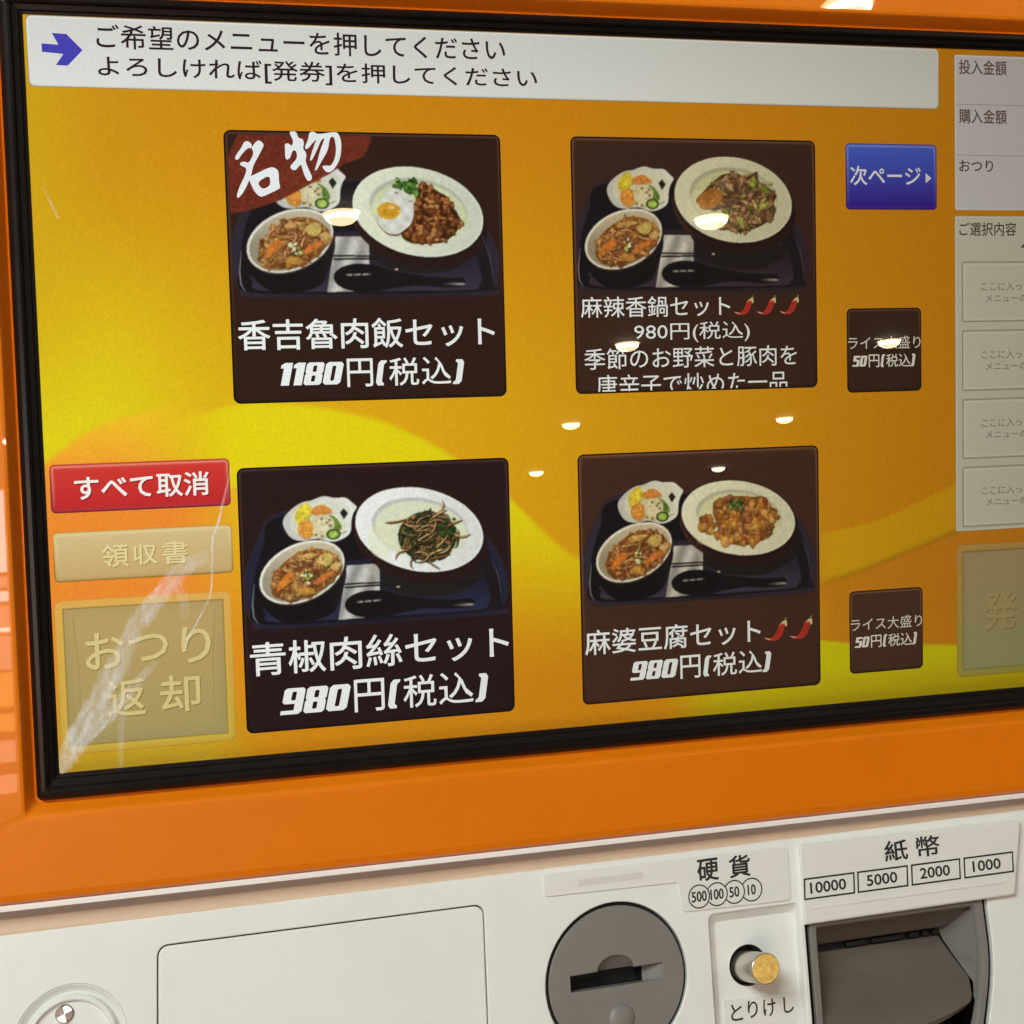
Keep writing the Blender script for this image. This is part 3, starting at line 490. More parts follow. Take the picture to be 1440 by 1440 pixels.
# rounded, vertex-coloured flat panels of the on-screen picture
def ui_panel(name, x0, x1, z0, z1, r, rings, parent, h, n=6):
    """rings: (inset, top colour, bottom colour)"""
    vs = []; cs = []; fs = []; m = 4 * (n + 1)
    for k, (ins, ct, cb) in enumerate(rings):
        for (px, pz) in rrect(x0 + ins, x1 - ins, z0 + ins, z1 - ins, max(r - ins, 0.3), n):
            vs.append((px, pz, h)); f = (pz - z0) / (z1 - z0)
            a, b = lin(ct), lin(cb); cs.append([b[i] + (a[i] - b[i]) * f for i in range(3)])
        if k:
            for i in range(m):
                j = (i + 1) % m; fs.append(((k - 1) * m + i, (k - 1) * m + j, k * m + j, k * m + i))
    # centre filled by horizontal rows so that the colour runs evenly down the panel
    base = (len(rings) - 1) * m; rows = 14; ins, ct, cb = rings[-1]
    fs.append(tuple(range(base, base + m)))
    return mesh_obj(name, tf(S, vs), fs, LCD, parent, cols=cs)

# ---- message bar
mb = M_(ui_panel('message_bar', 0.9, 360.2, 243.4, 267.9, 2.2, [(0, (150, 120, 60), (120, 85, 40)), (0.35, (236, 240, 238), (200, 200, 190)), (0.9, (214, 217, 211), (224, 226, 220))], root, 0.05))
mb['label'] = 'pale message bar with two lines of dark Japanese text'
mb.data.vertices[0]
text('message_text', [('ご希望のメニューを押してください', 24.6, 174.6, 257.3, 265.6, 0.010, 0)], 0.12, (44, 26, 32), parent=mb)
text('message_text', [('よろしければ[発券]を押してください', 24.7, 187.0, 246.6, 254.8, 0.010, 0)], 0.12, (44, 26, 32), parent=mb)
ar = [(5.9, 258.3), (11.6, 258.0), (9.5, 262.0), (14.4, 261.8), (19.7, 256.4), (14.4, 250.9), (10.4, 251.0), (13.1, 254.9), (5.9, 255.4)]
o = plate('arrow_icon', [(x, z) for x, z in ar], [], 0.15, LCD, mb, fr=S); color_flat(o, (70, 66, 178))

# ------------------------------------------------------------------ dish pictures: painted sample by sample, then laid as coloured vertices
PX = 8.0                                          # samples per millimetre while painting
class Canvas:
    def __init__(s, w_mm, h_mm):
        s.w, s.h = int(w_mm * PX), int(h_mm * PX); s.a = np.zeros((s.h, s.w, 3)); s.a[:] = (50, 30, 24)
    def poly(s, pts, col, alpha=1.0, shade=None, soft=0.0):
        p = np.asarray(pts, float) * PX
        x0, y0 = np.floor(p.min(0)).astype(int) - 1; x1, y1 = np.ceil(p.max(0)).astype(int) + 2
        x0, y0 = max(x0, 0), max(y0, 0); x1, y1 = min(x1, s.w), min(y1, s.h)
        if x1 <= x0 or y1 <= y0: return
        yy, xx = np.mgrid[y0:y1, x0:x1] + 0.5
        ins = np.zeros(xx.shape, bool); n = len(p); j = n - 1
        for i in range(n):
            xi, yi = p[i]; xj, yj = p[j]
            if yi != yj:
                ins ^= ((yi > yy) != (yj > yy)) & (xx < (xj - xi) * (yy - yi) / (yj - yi) + xi)
            j = i
        m = ins.astype(float) * alpha
        if soft:
            for _ in range(int(soft)):
                m[1:-1, 1:-1] = (m[1:-1, 1:-1] + m[:-2, 1:-1] + m[2:, 1:-1] + m[1:-1, :-2] + m[1:-1, 2:]) / 5
        c = np.empty(xx.shape + (3,)); c[:] = col
        if shade is not None: c = c * shade(xx / PX, yy / PX)[..., None]
        v = s.a[y0:y1, x0:x1]; v += (c - v) * m[..., None]
    def line(s, pts, wd, col, alpha=1.0, taper=True):
        p = np.asarray(pts, float); d = np.gradient(p, axis=0); d /= np.linalg.norm(d, axis=1)[:, None] + 1e-9
        nrm = np.stack([-d[:, 1], d[:, 0]], 1); k = np.linspace(0, 1, len(p))
        ww = wd / 2 * (np.clip(np.sin(np.pi * np.clip(k, 0.08, 0.92)) * 1.6, 0.3, 1) if taper else np.ones(len(p)))
        s.poly(np.vstack([p + nrm * ww[:, None], (p - nrm * ww[:, None])[::-1]]), col, alpha)
def catmull(pts, k=6):
    p = [np.array(q, float) for q in pts]; n = len(p); out = []
    for i in range(n):
        a, b, c, d = p[i - 1], p[i], p[(i + 1) % n], p[(i + 2) % n]
        for t in np.linspace(0, 1, k, endpoint=False):
            out.append(0.5 * ((2 * b) + (-a + c) * t + (2 * a - 5 * b + 4 * c - d) * t * t + (-a + 3 * b - 3 * c + d) * t ** 3))
    return np.array(out)
def inside(pt, poly):
    x, y = pt; r = False; n = len(poly); j = n - 1
    for i in range(n):
        xi, yi = poly[i]; xj, yj = poly[j]
        if (yi > y) != (yj > y) and x < (xj - xi) * (y - yi) / (yj - yi) + xi: r = not r
        j = i
    return r
def scatter(poly, n):
    p = np.array(poly); lo, hi = p.min(0), p.max(0); out = []
    while len(out) < n:
        q = (random.uniform(lo[0], hi[0]), random.uniform(lo[1], hi[1]))
        if inside(q, poly): out.append(q)
    return out
def blob(c, r, el=1.0, ang=0.0, n=9, j=0.25):
    o = []
    for k in range(n):
        a = 2 * math.pi * k / n; rr_ = r * random.uniform(1 - j, 1 + j)
        x, y = rr_ * math.cos(a), rr_ * el * math.sin(a)
        o.append((c[0] + x * math.cos(ang) - y * math.sin(ang), c[1] + x * math.sin(ang) + y * math.cos(ang)))
    return catmull(o, 3)
def vary(c, a=18):
    f = random.uniform(-a, a); return tuple(max(0, min(255, v + f + random.uniform(-5, 5))) for v in c)
def chunks(cv, poly, n, r, cols, el=(0.35, 0.9), dark=(40, 18, 8), hi=0.4, da=0.75, ca=1.0):
    pts = scatter(poly, n); pts.sort(key=lambda q: q[1])
    for q in pts:
        ang = random.uniform(0, math.pi); e = random.uniform(*el); rad = r * random.uniform(0.6, 1.25)
        col = vary(random.choice(cols)); st = random.getstate()
        b = blob(q, rad, e, ang)
        cv.poly(b + (0.22, 0.35), dark, da, soft=2); cv.poly(b, col, ca, soft=2)
        cv.poly((b - q) * 0.55 + q - (0.15, 0.25) * np.array(1.0), tuple(min(255, v * 1.18 + 6) for v in col), 0.7)
        if random.random() < hi: cv.poly(blob((q[0] + random.uniform(-.3, .3), q[1] - 0.3), 0.22, 0.6), (245, 225, 180), 0.55)
def strands(cv, poly, n, ln, wd, cols, dark=(18, 20, 10), out_=1.0):
    for q in scatter(poly, n):
        a = random.uniform(0, 2 * math.pi); cur = random.uniform(-0.28, 0.28); pts = [q]
        for _ in range(9):
            a += cur; nx = (pts[-1][0] + ln / 9 * math.cos(a), pts[-1][1] + ln / 9 * 0.75 * math.sin(a)); pts.append(nx)
        if not (inside(pts[-1], poly) and inside(pts[5], poly)) and random.random() < out_: continue
        col = vary(random.choice(cols), 16); w_ = wd * random.uniform(0.7, 1.3)
        cv.line([(x + 0.12, y + 0.22) for x, y in pts], w_ * 1.5, dark, 0.8); cv.line(pts, w_, col)
        cv.line([(x - 0.05, y - 0.1) for x, y in pts], w_ * 0.35, tuple(min(255, v * 1.25 + 10) for v in col), 0.7)
def ellp(cx, cy, a, b, th=0.0, n=40):
    return [(cx + a * math.cos(k) * math.cos(th) - b * math.sin(k) * math.sin(th), cy + a * math.cos(k) * math.sin(th) + b * math.sin(k) * math.cos(th)) for k in np.linspace(0, 2 * math.pi, n, endpoint=False)]

def paint_dish(kind):
    random.seed({'A': 1, 'B': 2, 'C': 3, 'D': 4}[kind])
    c = Canvas(104, 64); g = {'A': 0.95, 'B': 0.96, 'C': 1.0, 'D': 0.98}[kind]
    dx, dy = {'A': (0, 0), 'B': (-1.8, -0.6), 'C': (0, 0), 'D': (0.0, -0.2)}[kind]
    def T(n): return [(x + dx, y + dy) for x, y in D[n]]
    navy = {'A': (48, 42, 58), 'B': (52, 42, 52), 'C': (36, 38, 62), 'D': (54, 48, 66)}[kind]
    c.poly(T('tray_out'), tuple(v * 0.70 for v in navy), 0.8, soft=2)
    c.poly(catmull(T('tray_out')), navy, 0.55, lambda x, y: 0.7 + 0.4 * np.abs(x - 52) / 52, soft=6)
    c.poly(catmull(T('tray_in')), (26, 20, 24), 1, lambda x, y: 0.85 + 0.25 * sstep(60, 104, x), soft=3)
    c.poly(catmull(T('tray_floor')), tuple(v * 1.12 for v in navy), 0.9, lambda x, y: 0.75 + 0.35 * sstep(45, 60, y), soft=4)
    # plate foot and its shade
    c.poly(catmull(T('plate_foot')), (33, 26, 24), 0.95, soft=6)
    # napkin, chopsticks, spoon
    nap = [(x + dx, y + dy) for x, y in D['napkin']]
    c.poly(nap, (204, 204, 196), 1, lambda x, y: 0.86 + 0.14 * np.sin(x * 0.8 + y * 0.35), soft=1)
    c.poly(T('napfold'), (176, 170, 160), 0.7, soft=2)
    for n_ in ('cs1', 'cs2'): c.line(T(n_), 0.62, (24, 20, 20), 1, False)
    c.line(T('cs3'), 0.9, (22, 18, 22), 0.8, False)
    c.line([(x, y - 0.12) for x, y in T('cs1')], 0.14, (120, 112, 104), 0.6, False)
    b1, b2 = T('spoonb'), T('spoonh')
    c.poly(b2, (24, 19, 20), 1, soft=1); c.poly(b1, (20, 16, 17), 1, soft=1)
    hx = T('sphi')
    for k in range(9):
        f = k / 8; q = (hx[0][0] + (hx[1][0] - hx[0][0]) * f, hx[0][1] + (hx[1][1] - hx[0][1]) * f)
        c.poly(ellp(q[0], q[1], 0.65, 0.42), (215, 212, 205), 0.25 + 0.55 * (0.5 + 0.5 * math.sin(k * 2.2)), soft=2)
    hx = T('sphi2')
    for k in range(26):
        f = k / 25; q = (hx[0][0] + (hx[1][0] - hx[0][0]) * f, hx[0][1] + (hx[1][1] - hx[0][1]) * f)
        c.poly(ellp(q[0], q[1], 0.7, 0.15 + 0.75 * f * (1.15 - f) * 1.9), (205, 200, 190), 0.05 + 0.30 * f * f, soft=2)
    # leaf-shaped dish of pickles
    lf = catmull(T('leaf'), 4)
    c.poly(lf + (0.25, 0.5), (18, 14, 14), 0.8, soft=3)
    c.poly(lf, tuple(np.array((232, 234, 224)) * g), 1, lambda x, y: 0.86 + 0.14 * sstep(18, 46, x), soft=1)
    ctr = lf.mean(0); c.poly((lf - ctr) * 0.82 + ctr, tuple(np.array((218, 222, 196)) * g), 0.8, soft=6)
    def piece(n_, col, soft=2, a=1.0):
        q = catmull(T(n_), 4); c.poly(q + (0.15, 0.3), (90, 80, 40), 0.45, soft=3); c.poly(q, tuple(v * g for v in col), a, soft=soft)
        m = q.mean(0); c.poly((q - m) * 0.6 + m - (0.2, 0.3), tuple(min(255, v * 1.1 * g) for v in col), 0.6, soft=4)
    piece('green', (96, 128, 44)); piece('yel', (226, 204, 40)); piece('or1', (222, 134, 46)); piece('or2', (226, 146, 44)); piece('lotus', (214, 208, 168))
    for i_ in range(26):
        q = random.choice(scatter(T('lotus'), 1)); c.poly(blob(q, random.uniform(.4, .9), .7), vary((205, 196, 150), 22), 0.6, soft=2)
    for x, y in T('lholes'): c.poly(blob((x, y), 0.62, 0.7), (104, 82, 48), 0.85, soft=2)
    strands(c, T('green'), 14, 4, 0.5, [(120, 156, 60), (70, 104, 34)], (50, 70, 24))
    cx, cy = T('cuc')[0]; rx = T('cuc')[1][0] - cx; ry = cy - T('cuc')[2][1]
    c.poly(ellp(cx, cy, rx, ry), (44, 66, 22), 1, soft=1); c.poly(ellp(cx, cy, rx * .72, ry * .72), (158, 196, 62), 1, soft=2); c.poly(ellp(cx, cy, rx * .35, ry * .35), (184, 212, 96), .8, soft=3)
    c.line(T('stem'), 0.6, (80, 92, 40)); nn = T('nori'); c.poly(nn, (30, 34, 28), 1, soft=1)
    # soup bowl
    c.poly(catmull(T('bowl_body')), (24, 19, 20), 1, lambda x, y: 0.8 + 0.5 * sstep(30, 40, x), soft=3)
    bw = T('bowl'); bi = T('bowl_in')
    c.poly(np.array(bw) + (0.1, 0.7), (50, 42, 36), 1, soft=2)
    c.poly(bw, tuple(np.array((236, 233, 218)) * g), 1, soft=1)
    c.poly(bi, tuple(np.array((196, 186, 156)) * g), 1, lambda x, y: 0.78 + 0.24 * sstep(44, 28, y), soft=2)
    sp = catmull(T('soup')); c.poly(sp, (128, 74, 30), 1, soft=3)
    chunks(c, T('soup'), 170, 1.5, [(158, 94, 40), (138, 80, 34), (184, 134, 66), (112, 64, 28), (180, 134, 66), (164, 112, 40)], dark=(74, 40, 16), hi=0.08, da=0.5, ca=0.75)
    strands(c, T('soup'), 60, 6, 0.7, [(178, 124, 66), (140, 90, 44), (112, 74, 36)], (80, 44, 20))
    for n_, col in (('car1', (214, 118, 30)), ('car2', (208, 110, 34)), ('tof', (204, 156, 76)), ('pot1', (206, 178, 84)), ('pot2', (208, 170, 92)), ('pot3', (198, 138, 46))): piece(n_, col, 2)
    q = T('oni'); chunks(c, q, 12, 0.9, [(206, 204, 140), (150, 160, 80), (60, 66, 34), (220, 210, 170)], dark=(36, 34, 18), hi=0.2)
    q = scatter(T('soup'), 10)
    for p in q: c.poly(blob(p, 0.7, 0.5, random.uniform(0, 3)), (90, 50, 24), 0.6, soft=2)
    # big plate
    pk = {'A': 'plate_A', 'B': 'plate_B', 'C': 'plate', 'D': 'plate_D'}[kind]
    pl = np.array(D[pk]); m = pl.mean(0)
    c.poly((pl - m) * 1.05 + m + (0.4, 3.0), (56, 28, 24), 1, lambda x, y: 0.75 + 0.5 * sstep(60, 30, x), soft=3)
    c.poly((pl - m) * 1.035 + m + (0.3, 1.0), (34, 20, 18), 0.9, soft=3)
    base = {'A': (218, 224, 202), 'B': (208, 210, 182), 'C': (232, 236, 230), 'D': (224, 227, 202)}[kind]
    c.poly(pl, tuple(min(255, v * 1.05) for v in base), 1, soft=1)
    c.poly((pl - m) * 0.975 + m, base, 1, lambda x, y: 0.95 + 0.07 * sstep(95, 50, x), soft=4)
    pi_ = (pl - m) * (0.755, 0.72) + m + (0.2, -0.6)
    c.poly(pi_, tuple(v * 0.84 for v in base), 0.8, lambda x, y: 0.92 + 0.10 * sstep(20, 38, y), soft=4)
    c.poly((pi_ - m) * 0.95 + m + (0.5, 0.7), tuple(v * 0.96 for v in (base[0], base[1] + 2, base[2] * 0.88)), 0.9, soft=10)
    c.poly(ellp(m[0] - 15, m[1] + 3, 5, 7), (226, 228, 190), 0.5, soft=12)
    c.poly(ellp(m[0] - 9, m[1] + 21.2, .8, .35), (240, 220, 200), 0.8, soft=2)
    if kind == 'A':
        mt = D['meatA']; c.poly(catmull(mt), (66, 32, 12), 1, soft=2)
        chunks(c, mt, 170, 1.35, [(116, 66, 26), (98, 52, 20), (146, 88, 38), (76, 38, 14), (164, 104, 50)], dark=(42, 18, 6), hi=0.25)
        chunks(c, D['greenA'], 34, 1.1, [(74, 116, 40), (50, 84, 26), (104, 148, 60), (34, 58, 20)], dark=(24, 36, 12), hi=0.15)
        e = catmull(D['egg'], 4); c.poly(e + (0.1, 0.45), (60, 34, 14), 1, soft=2); c.poly(e, (228, 230, 218), 1, lambda x, y: 0.94 + 0.06 * np.sin(x * 1.1) * np.cos(y), soft=2)
        for p in ((0.55, 0.10), (0.92, 0.28)):
            lo, hi_ = e.min(0), e.max(0); q = (lo[0] + (hi_[0] - lo[0]) * p[0], lo[1] + (hi_[1] - lo[1]) * p[1]); c.poly(blob(q, .8, .35), (96, 80, 60), .8, soft=2)
        cx, cy = D['yolk'][0]; rx = D['yolk'][1][0] - cx; ry = cy - D['yolk'][2][1]
        c.poly(ellp(cx, cy, rx, ry), (224, 164, 34), 1, soft=5); c.poly(ellp(cx, cy + .6, rx * .75, ry * .55), (216, 148, 18), .8, soft=5); c.poly(ellp(cx + .9, cy - 1.2, rx * .3, ry * .22), (240, 206, 130), .8, soft=3)
    if kind == 'C':
        st = D['strandC']; c.poly(catmull(st), (34, 30, 16), 0.95, soft=3)
        st = [(m[0] + (x - m[0]) * 1.06, m[1] + (y - m[1]) * 1.05) for x, y in st]; strands(c, st, 330, 7, 0.62, [(52, 60, 26), (40, 48, 20), (112, 86, 48), (140, 104, 60), (94, 72, 40), (60, 68, 30), (38, 44, 18)])
        strands(c, st, 70, 8, 0.6, [(150, 112, 68), (166, 130, 82), (140, 100, 58), (48, 52, 24)], out_=0.55)
        chunks(c, [(x * .5 + 44, y * .35 + 15) for x, y in st], 10, 1.2, [(40, 66, 26), (58, 84, 36)], dark=(14, 20, 8), hi=0)
        cx, cy = np.mean(st, 0)
        for k in range(26):
            a = random.uniform(0, 6.28); r1 = random.uniform(9.5, 11); q = (cx + r1 * math.cos(a), cy + r1 * .8 * math.sin(a)); a2 = a + random.uniform(-1.2, 1.2)
            c.line([q, (q[0] + 1.1 * math.cos(a2), q[1] + math.sin(a2)), (q[0] + 2 * math.cos(a2 + .5), q[1] + 1.9 * math.sin(a2 + .5))], 0.42, random.choice([(44, 52, 24), (120, 84, 50)]))
    if kind == 'B':
        mt = D['meatB']; c.poly(catmull(mt), (88, 62, 36), 1, soft=2)
        chunks(c, mt, 110, 1.7, [(120, 92, 58), (140, 110, 72), (100, 74, 44), (78, 58, 36), (150, 128, 84), (112, 110, 52)], el=(.3, .7), dark=(44, 28, 16), hi=0.2)
        strands(c, mt, 60, 5, 0.9, [(156, 126, 84), (172, 146, 100), (122, 92, 58)], (64, 44, 26))
        chunks(c, mt, 70, 2.2, [(150, 118, 80), (132, 100, 64), (166, 138, 96), (112, 84, 54)], el=(.25, .5), dark=(52, 34, 20), hi=0.1, da=0.6, ca=0.85)
        for gp in ((81, 19), (80, 26), (63, 30), (73, 32), (75, 16)): chunks(c, [(gp[0] - 3, gp[1] - 2), (gp[0] + 3, gp[1] - 2), (gp[0] + 3, gp[1] + 2), (gp[0] - 3, gp[1] + 2)], 4, 1.6, [(150, 158, 64), (170, 172, 84), (122, 132, 50)], dark=(60, 60, 24), hi=0.1, ca=0.85)
        q = catmull(D['pumpB'], 4); c.poly(q + (-.1, -.25), (120, 56, 20), 1, soft=1); c.poly(q, (196, 122, 34), 1, lambda x, y: 0.86 + 0.16 * sstep(22, 29, y), soft=2)
        for p in scatter(D['pumpB'], 8): c.poly(blob(p, .8, .5, 2.5), (212, 140, 48), .5, soft=3)
    if kind == 'D':
        for key in ('tofuD2', 'tofuD'):
            mt = D[key]; c.poly(catmull(mt), (128, 82, 28), 1, soft=2)
            chunks(c, mt, 90 if key == 'tofuD' else 9, 1.9, [(182, 124, 42), (200, 142, 58), (160, 104, 36), (146, 84, 40), (190, 120, 34)], el=(.6, 1), dark=(96, 52, 18), hi=0.3)
        chunks(c, [(x, y) for x, y in D['tofuD']], 26, 1.5, [(158, 98, 46), (136, 80, 38), (120, 72, 36)], dark=(72, 38, 14), hi=0.35)
        chunks(c, D['greenD'], 26, 0.9, [(64, 92, 36), (44, 70, 26), (96, 120, 60)], dark=(24, 34, 14), hi=0.1)
    c.line(T('tray_hiL'), 0.5, (170, 170, 170), 0.75)
    c.line(T('tray_hiR'), 0.32, (120, 120, 130), 0.7)
    if kind == 'A':                               # red corner ribbon behind the brushed characters
        c.poly(D['band'], (112, 42, 26), 0.97, soft=2)
    f = c.a
    for _ in range(4):
        g_ = f.copy(); g_[1:-1, 1:-1] = (f[1:-1, 1:-1] * 2 + f[:-2, 1:-1] + f[2:, 1:-1] + f[1:-1, :-2] + f[1:-1, 2:]) / 6; f = g_
    def fld(st_):
        q = rng.normal(0, 1, (f.shape[0] // st_ + 3, f.shape[1] // st_ + 3)); yy = np.arange(f.shape[0]) / st_; xx = np.arange(f.shape[1]) / st_
        y0 = yy.astype(int); x0 = xx.astype(int); fy = sstep(0, 1, yy - y0)[:, None]; fx = sstep(0, 1, xx - x0)[None]
        return (q[y0][:, x0] * (1 - fy) + q[y0 + 1][:, x0] * fy) * (1 - fx) + (q[y0][:, x0 + 1] * (1 - fy) + q[y0 + 1][:, x0 + 1] * fy) * fx
    sat = f.max(-1) - f.min(-1); amt = 0.015 + 0.05 * sstep(30, 90, sat)     # food is mottled, china is not
    lum = f.mean(-1, keepdims=True); f = lum + (f - lum) * (1 - 0.16 * sstep(60, 140, sat))[..., None]
    f = f * (1 + amt * (fld(5) + 0.8 * fld(11)))[..., None]
    f = (f[0::2, 0::2] + f[1::2, 0::2] + f[0::2, 1::2] + f[1::2, 1::2]) / 4
    if kind in 'BD': f = f * (1.0, 0.97, 0.92)
    f = f + rng.normal(0, 2.2, f.shape[:2])[..., None]
    return np.clip(f, 0, 255)

def clip_hi(n): return [(x, y) for x, y in n]
TILES = {'A': (67.6, 171.8, 130.9, 229.8), 'B': (199.8, 303.7, 130.9, 229.8), 'C': (67.6, 171.8, 8.4, 107.4), 'D': (199.8, 303.7, 8.4, 107.4)}
TLAB = {'A': 'dark menu button showing a fried egg rice set with a red ribbon and 1180 yen price',
        'B': 'dark menu button with three chilies and a four line description',
        'C': 'dark menu button showing shredded green pepper and pork on a white plate',
        'D': 'dark menu button with two chilies showing a tofu dish'}
WHT = (236, 240, 236)
def price(digs, xs, z0, z1):
    """xs: box edges of the numeral, the yen sign, the brackets and the two characters"""
    (a0, a1), (b0, b1), (c0, c1), (d0, d1), (e0, e1), (f0, f1) = xs; hgt = z1 - z0
    return [(digs, a0, a1, z0 + hgt * .10, z1 - hgt * .10, 0, 0), ('円', b0, b1, z0, z1, 0.006, 0), ('#(', c0, c1, z0 + hgt * .02, z1 - hgt * .08, 0, 0),
            ('税', d0, d1, z0, z1, 0.006, 0), ('込', e0, e1, z0 + hgt * .02, z1, 0.006, 0), ('#)', f0, f1, z0, z1 - hgt * .10, 0, 0)]
def chili(xc, zc, s, parent):
    body = [(-4.5, -2.6), (-3.4, -3.2), (-1.2, -3.8), (1.2, -3.4), (3.0, -1.6), (3.9, 0.9), (4.3, 2.4), (3.6, 3.1), (2.5, 3.0), (1.6, 2.2), (0.8, 0.4), (-0.3, -1.4), (-1.8, -2.6), (-3.2, -2.6)]
    pts = [tuple(p) for p in catmull(body, 4)]
    o = plate('chili_icon', [(xc + x * s, zc + z * s) for x, z in pts], [], 0.11, LCD, parent, fr=S); color_flat(o, (200, 76, 54))
    me = o.data; a = me.color_attributes['Col']
    for i, v in enumerate(me.vertices):
        q = (v.co.x * 1000 - xc) / s - (v.co.z * 1000 - zc) / s; c_ = lin((216, 104, 76)) if q < -0.6 else lin((172, 50, 36)); a.data[i].color = (*c_, 1)
    for key, pp, col, hh in (('cap', [(2.3, 3.0), (3.9, 4.0), (4.9, 3.9), (5.1, 2.0), (4.4, 1.4), (4.0, 2.6)], (206, 190, 140), 0.14), ('stalk', [(4.0, 3.9), (4.3, 5.0), (5.0, 5.2), (4.8, 3.9)], (120, 120, 60), 0.14), ('tip', [(-4.9, -2.3), (-3.2, -3.3), (-1.9, -3.4), (-2.3, -2.9), (-3.5, -2.5)], (210, 150, 120), 0.14)):
        q = plate('chili_' + key, [(xc + x * s, zc + z * s) for x, z in pp], [], hh, LCD, parent, fr=S); color_flat(q, col)

tile_obj = {}
for k, (x0, x1, z0, z1) in TILES.items():
    br = {'A': (46, 27, 18), 'B': (60, 37, 24), 'C': (38, 21, 19), 'D': (68, 43, 29)}[k]
    lt = tuple(min(255, v * 1.55 + 14) for v in br)
    tb = M_(ui_panel('menu_button', x0, x1, z0, z1, 2.6, [(0, tuple(v * .45 for v in br), tuple(v * .5 for v in br)), (0.55, tuple(v * .6 for v in br), tuple(v * .6 for v in br)), (0.8, lt, tuple(v * .8 for v in br)), (1.7, tuple(v * 1.15 for v in br), br), (2.4, br, br)], root, 0.05))
    tb['label'] = TLAB[k]; tile_obj[k] = tb
    im = paint_dish(k); px = 4.0; a0 = 6; top = 6 if k == 'A' else 20; bot = {'A': 252, 'B': 252, 'C': 252, 'D': 252}[k]
    # the picture fades into the button's own brown
    brn = np.array(br, float); Hh, Ww = im.shape[:2]
    yy, xx = np.mgrid[0:Hh, 0:Ww]; m_ = ((im - (50, 30, 24)) ** 2).sum(-1) < 60
    im[m_] = brn + rng.normal(0, 1.5, m_.sum())[:, None]
    sub = im[top:bot, a0:Ww - 6]
    grid_picture('dish_photo', x0 + a0 / px, x0 + (Ww - 6) / px, z1 - (bot) / px, z1 - top / px, sub, 0.09, tb)

A = tile_obj['A']; B = tile_obj['B']; C_ = tile_obj['C']; D_ = tile_obj['D']
text('dish_name', [('香吉魯肉飯セット', 70.2, 167.5, 150.4, 161.4, 0.012, 0)], 0.14, WHT, parent=A)
text('price_text', price('#1180', [(85.0, 108.8), (110.0, 119.7), (120.8, 125.2), (126.0, 137.4), (138.6, 149.9), (150.5, 155.2)], 136.1, 146.5), 0.14, WHT, parent=A)
text('dish_name', [('青椒肉絲セット', 70.0, 169.9, 29.9, 42.2, 0.012, 0)], 0.14, WHT, parent=C_)
text('price_text', price('#980', [(80.2, 107.3), (108.6, 120.1), (121.4, 126.5), (127.6, 140.4), (141.6, 155.2), (155.9, 161.3)], 13.2, 25.5), 0.14, WHT, parent=C_)
text('dish_name', [('麻婆豆腐セット', 201.3, 276.8, 28.1, 37.9, 0.008, 0)], 0.14, WHT, parent=D_)
text('price_text', price('#980', [(219.9, 240.6), (241.5, 250.1), (251.3, 255.0), (255.7, 266.1), (267.0, 277.2), (277.4, 281.5)], 15.7, 25.0), 0.14, WHT, parent=D_)
text('dish_name', [('麻辣香鍋セット', 202.6, 265.5, 160.4, 168.4, 0.004, 0)], 0.14, WHT, parent=B)
text('price_text', [('980円(税込)', 224.5, 273.9, 150.2, 158.2, -0.002, 0)], 0.14, WHT, parent=B)
text('description_text', [('季節のお野菜と豚肉を', 203.6, 294.5, 140.2, 148.4, 0.002, 0)], 0.14, WHT, parent=B)
text('description_text', [('唐辛子で炒めた一品', 208.5, 290.1, 129.6, 138.1, 0.002, 0)], 0.14, WHT, parent=B, clip_below=131.6)
for xc in (271.4, 281.2, 291.3): chili(xc, 163.9, 0.86, B)
for xc in (283.4, 294.8): chili(xc, 32.2, 1.05, D_)

def curve_plate(name, pts, holes, h, col, parent):
    o = plate(name, pts, holes, h, LCD, parent, fr=S); color_flat(o, col); return o
def chaikin(p):
    o = []
    for i in range(len(p)):
        a, b = np.array(p[i]), np.array(p[(i + 1) % len(p)]); o += [tuple(a * .78 + b * .22), tuple(a * .22 + b * .78)]
    return o
def tA(n): return chaikin(chaikin([(67.6 + x, 229.8 - y) for x, y in D[n]]))
curve_plate('brush_character', [p for p in tA('mei1')], [], 0.16, (232, 238, 238), A)
curve_plate('brush_character', tA('mei2'), [], 0.168, (232, 238, 238), A)
curve_plate('brush_character', tA('mei3'), [tA('mei3h')], 0.176, (232, 238, 238), A)
curve_plate('brush_character', tA('butsu1'), [], 0.16, (232, 238, 238), A)
curve_plate('brush_character', tA('butsu2'), [], 0.168, (232, 238, 238), A)

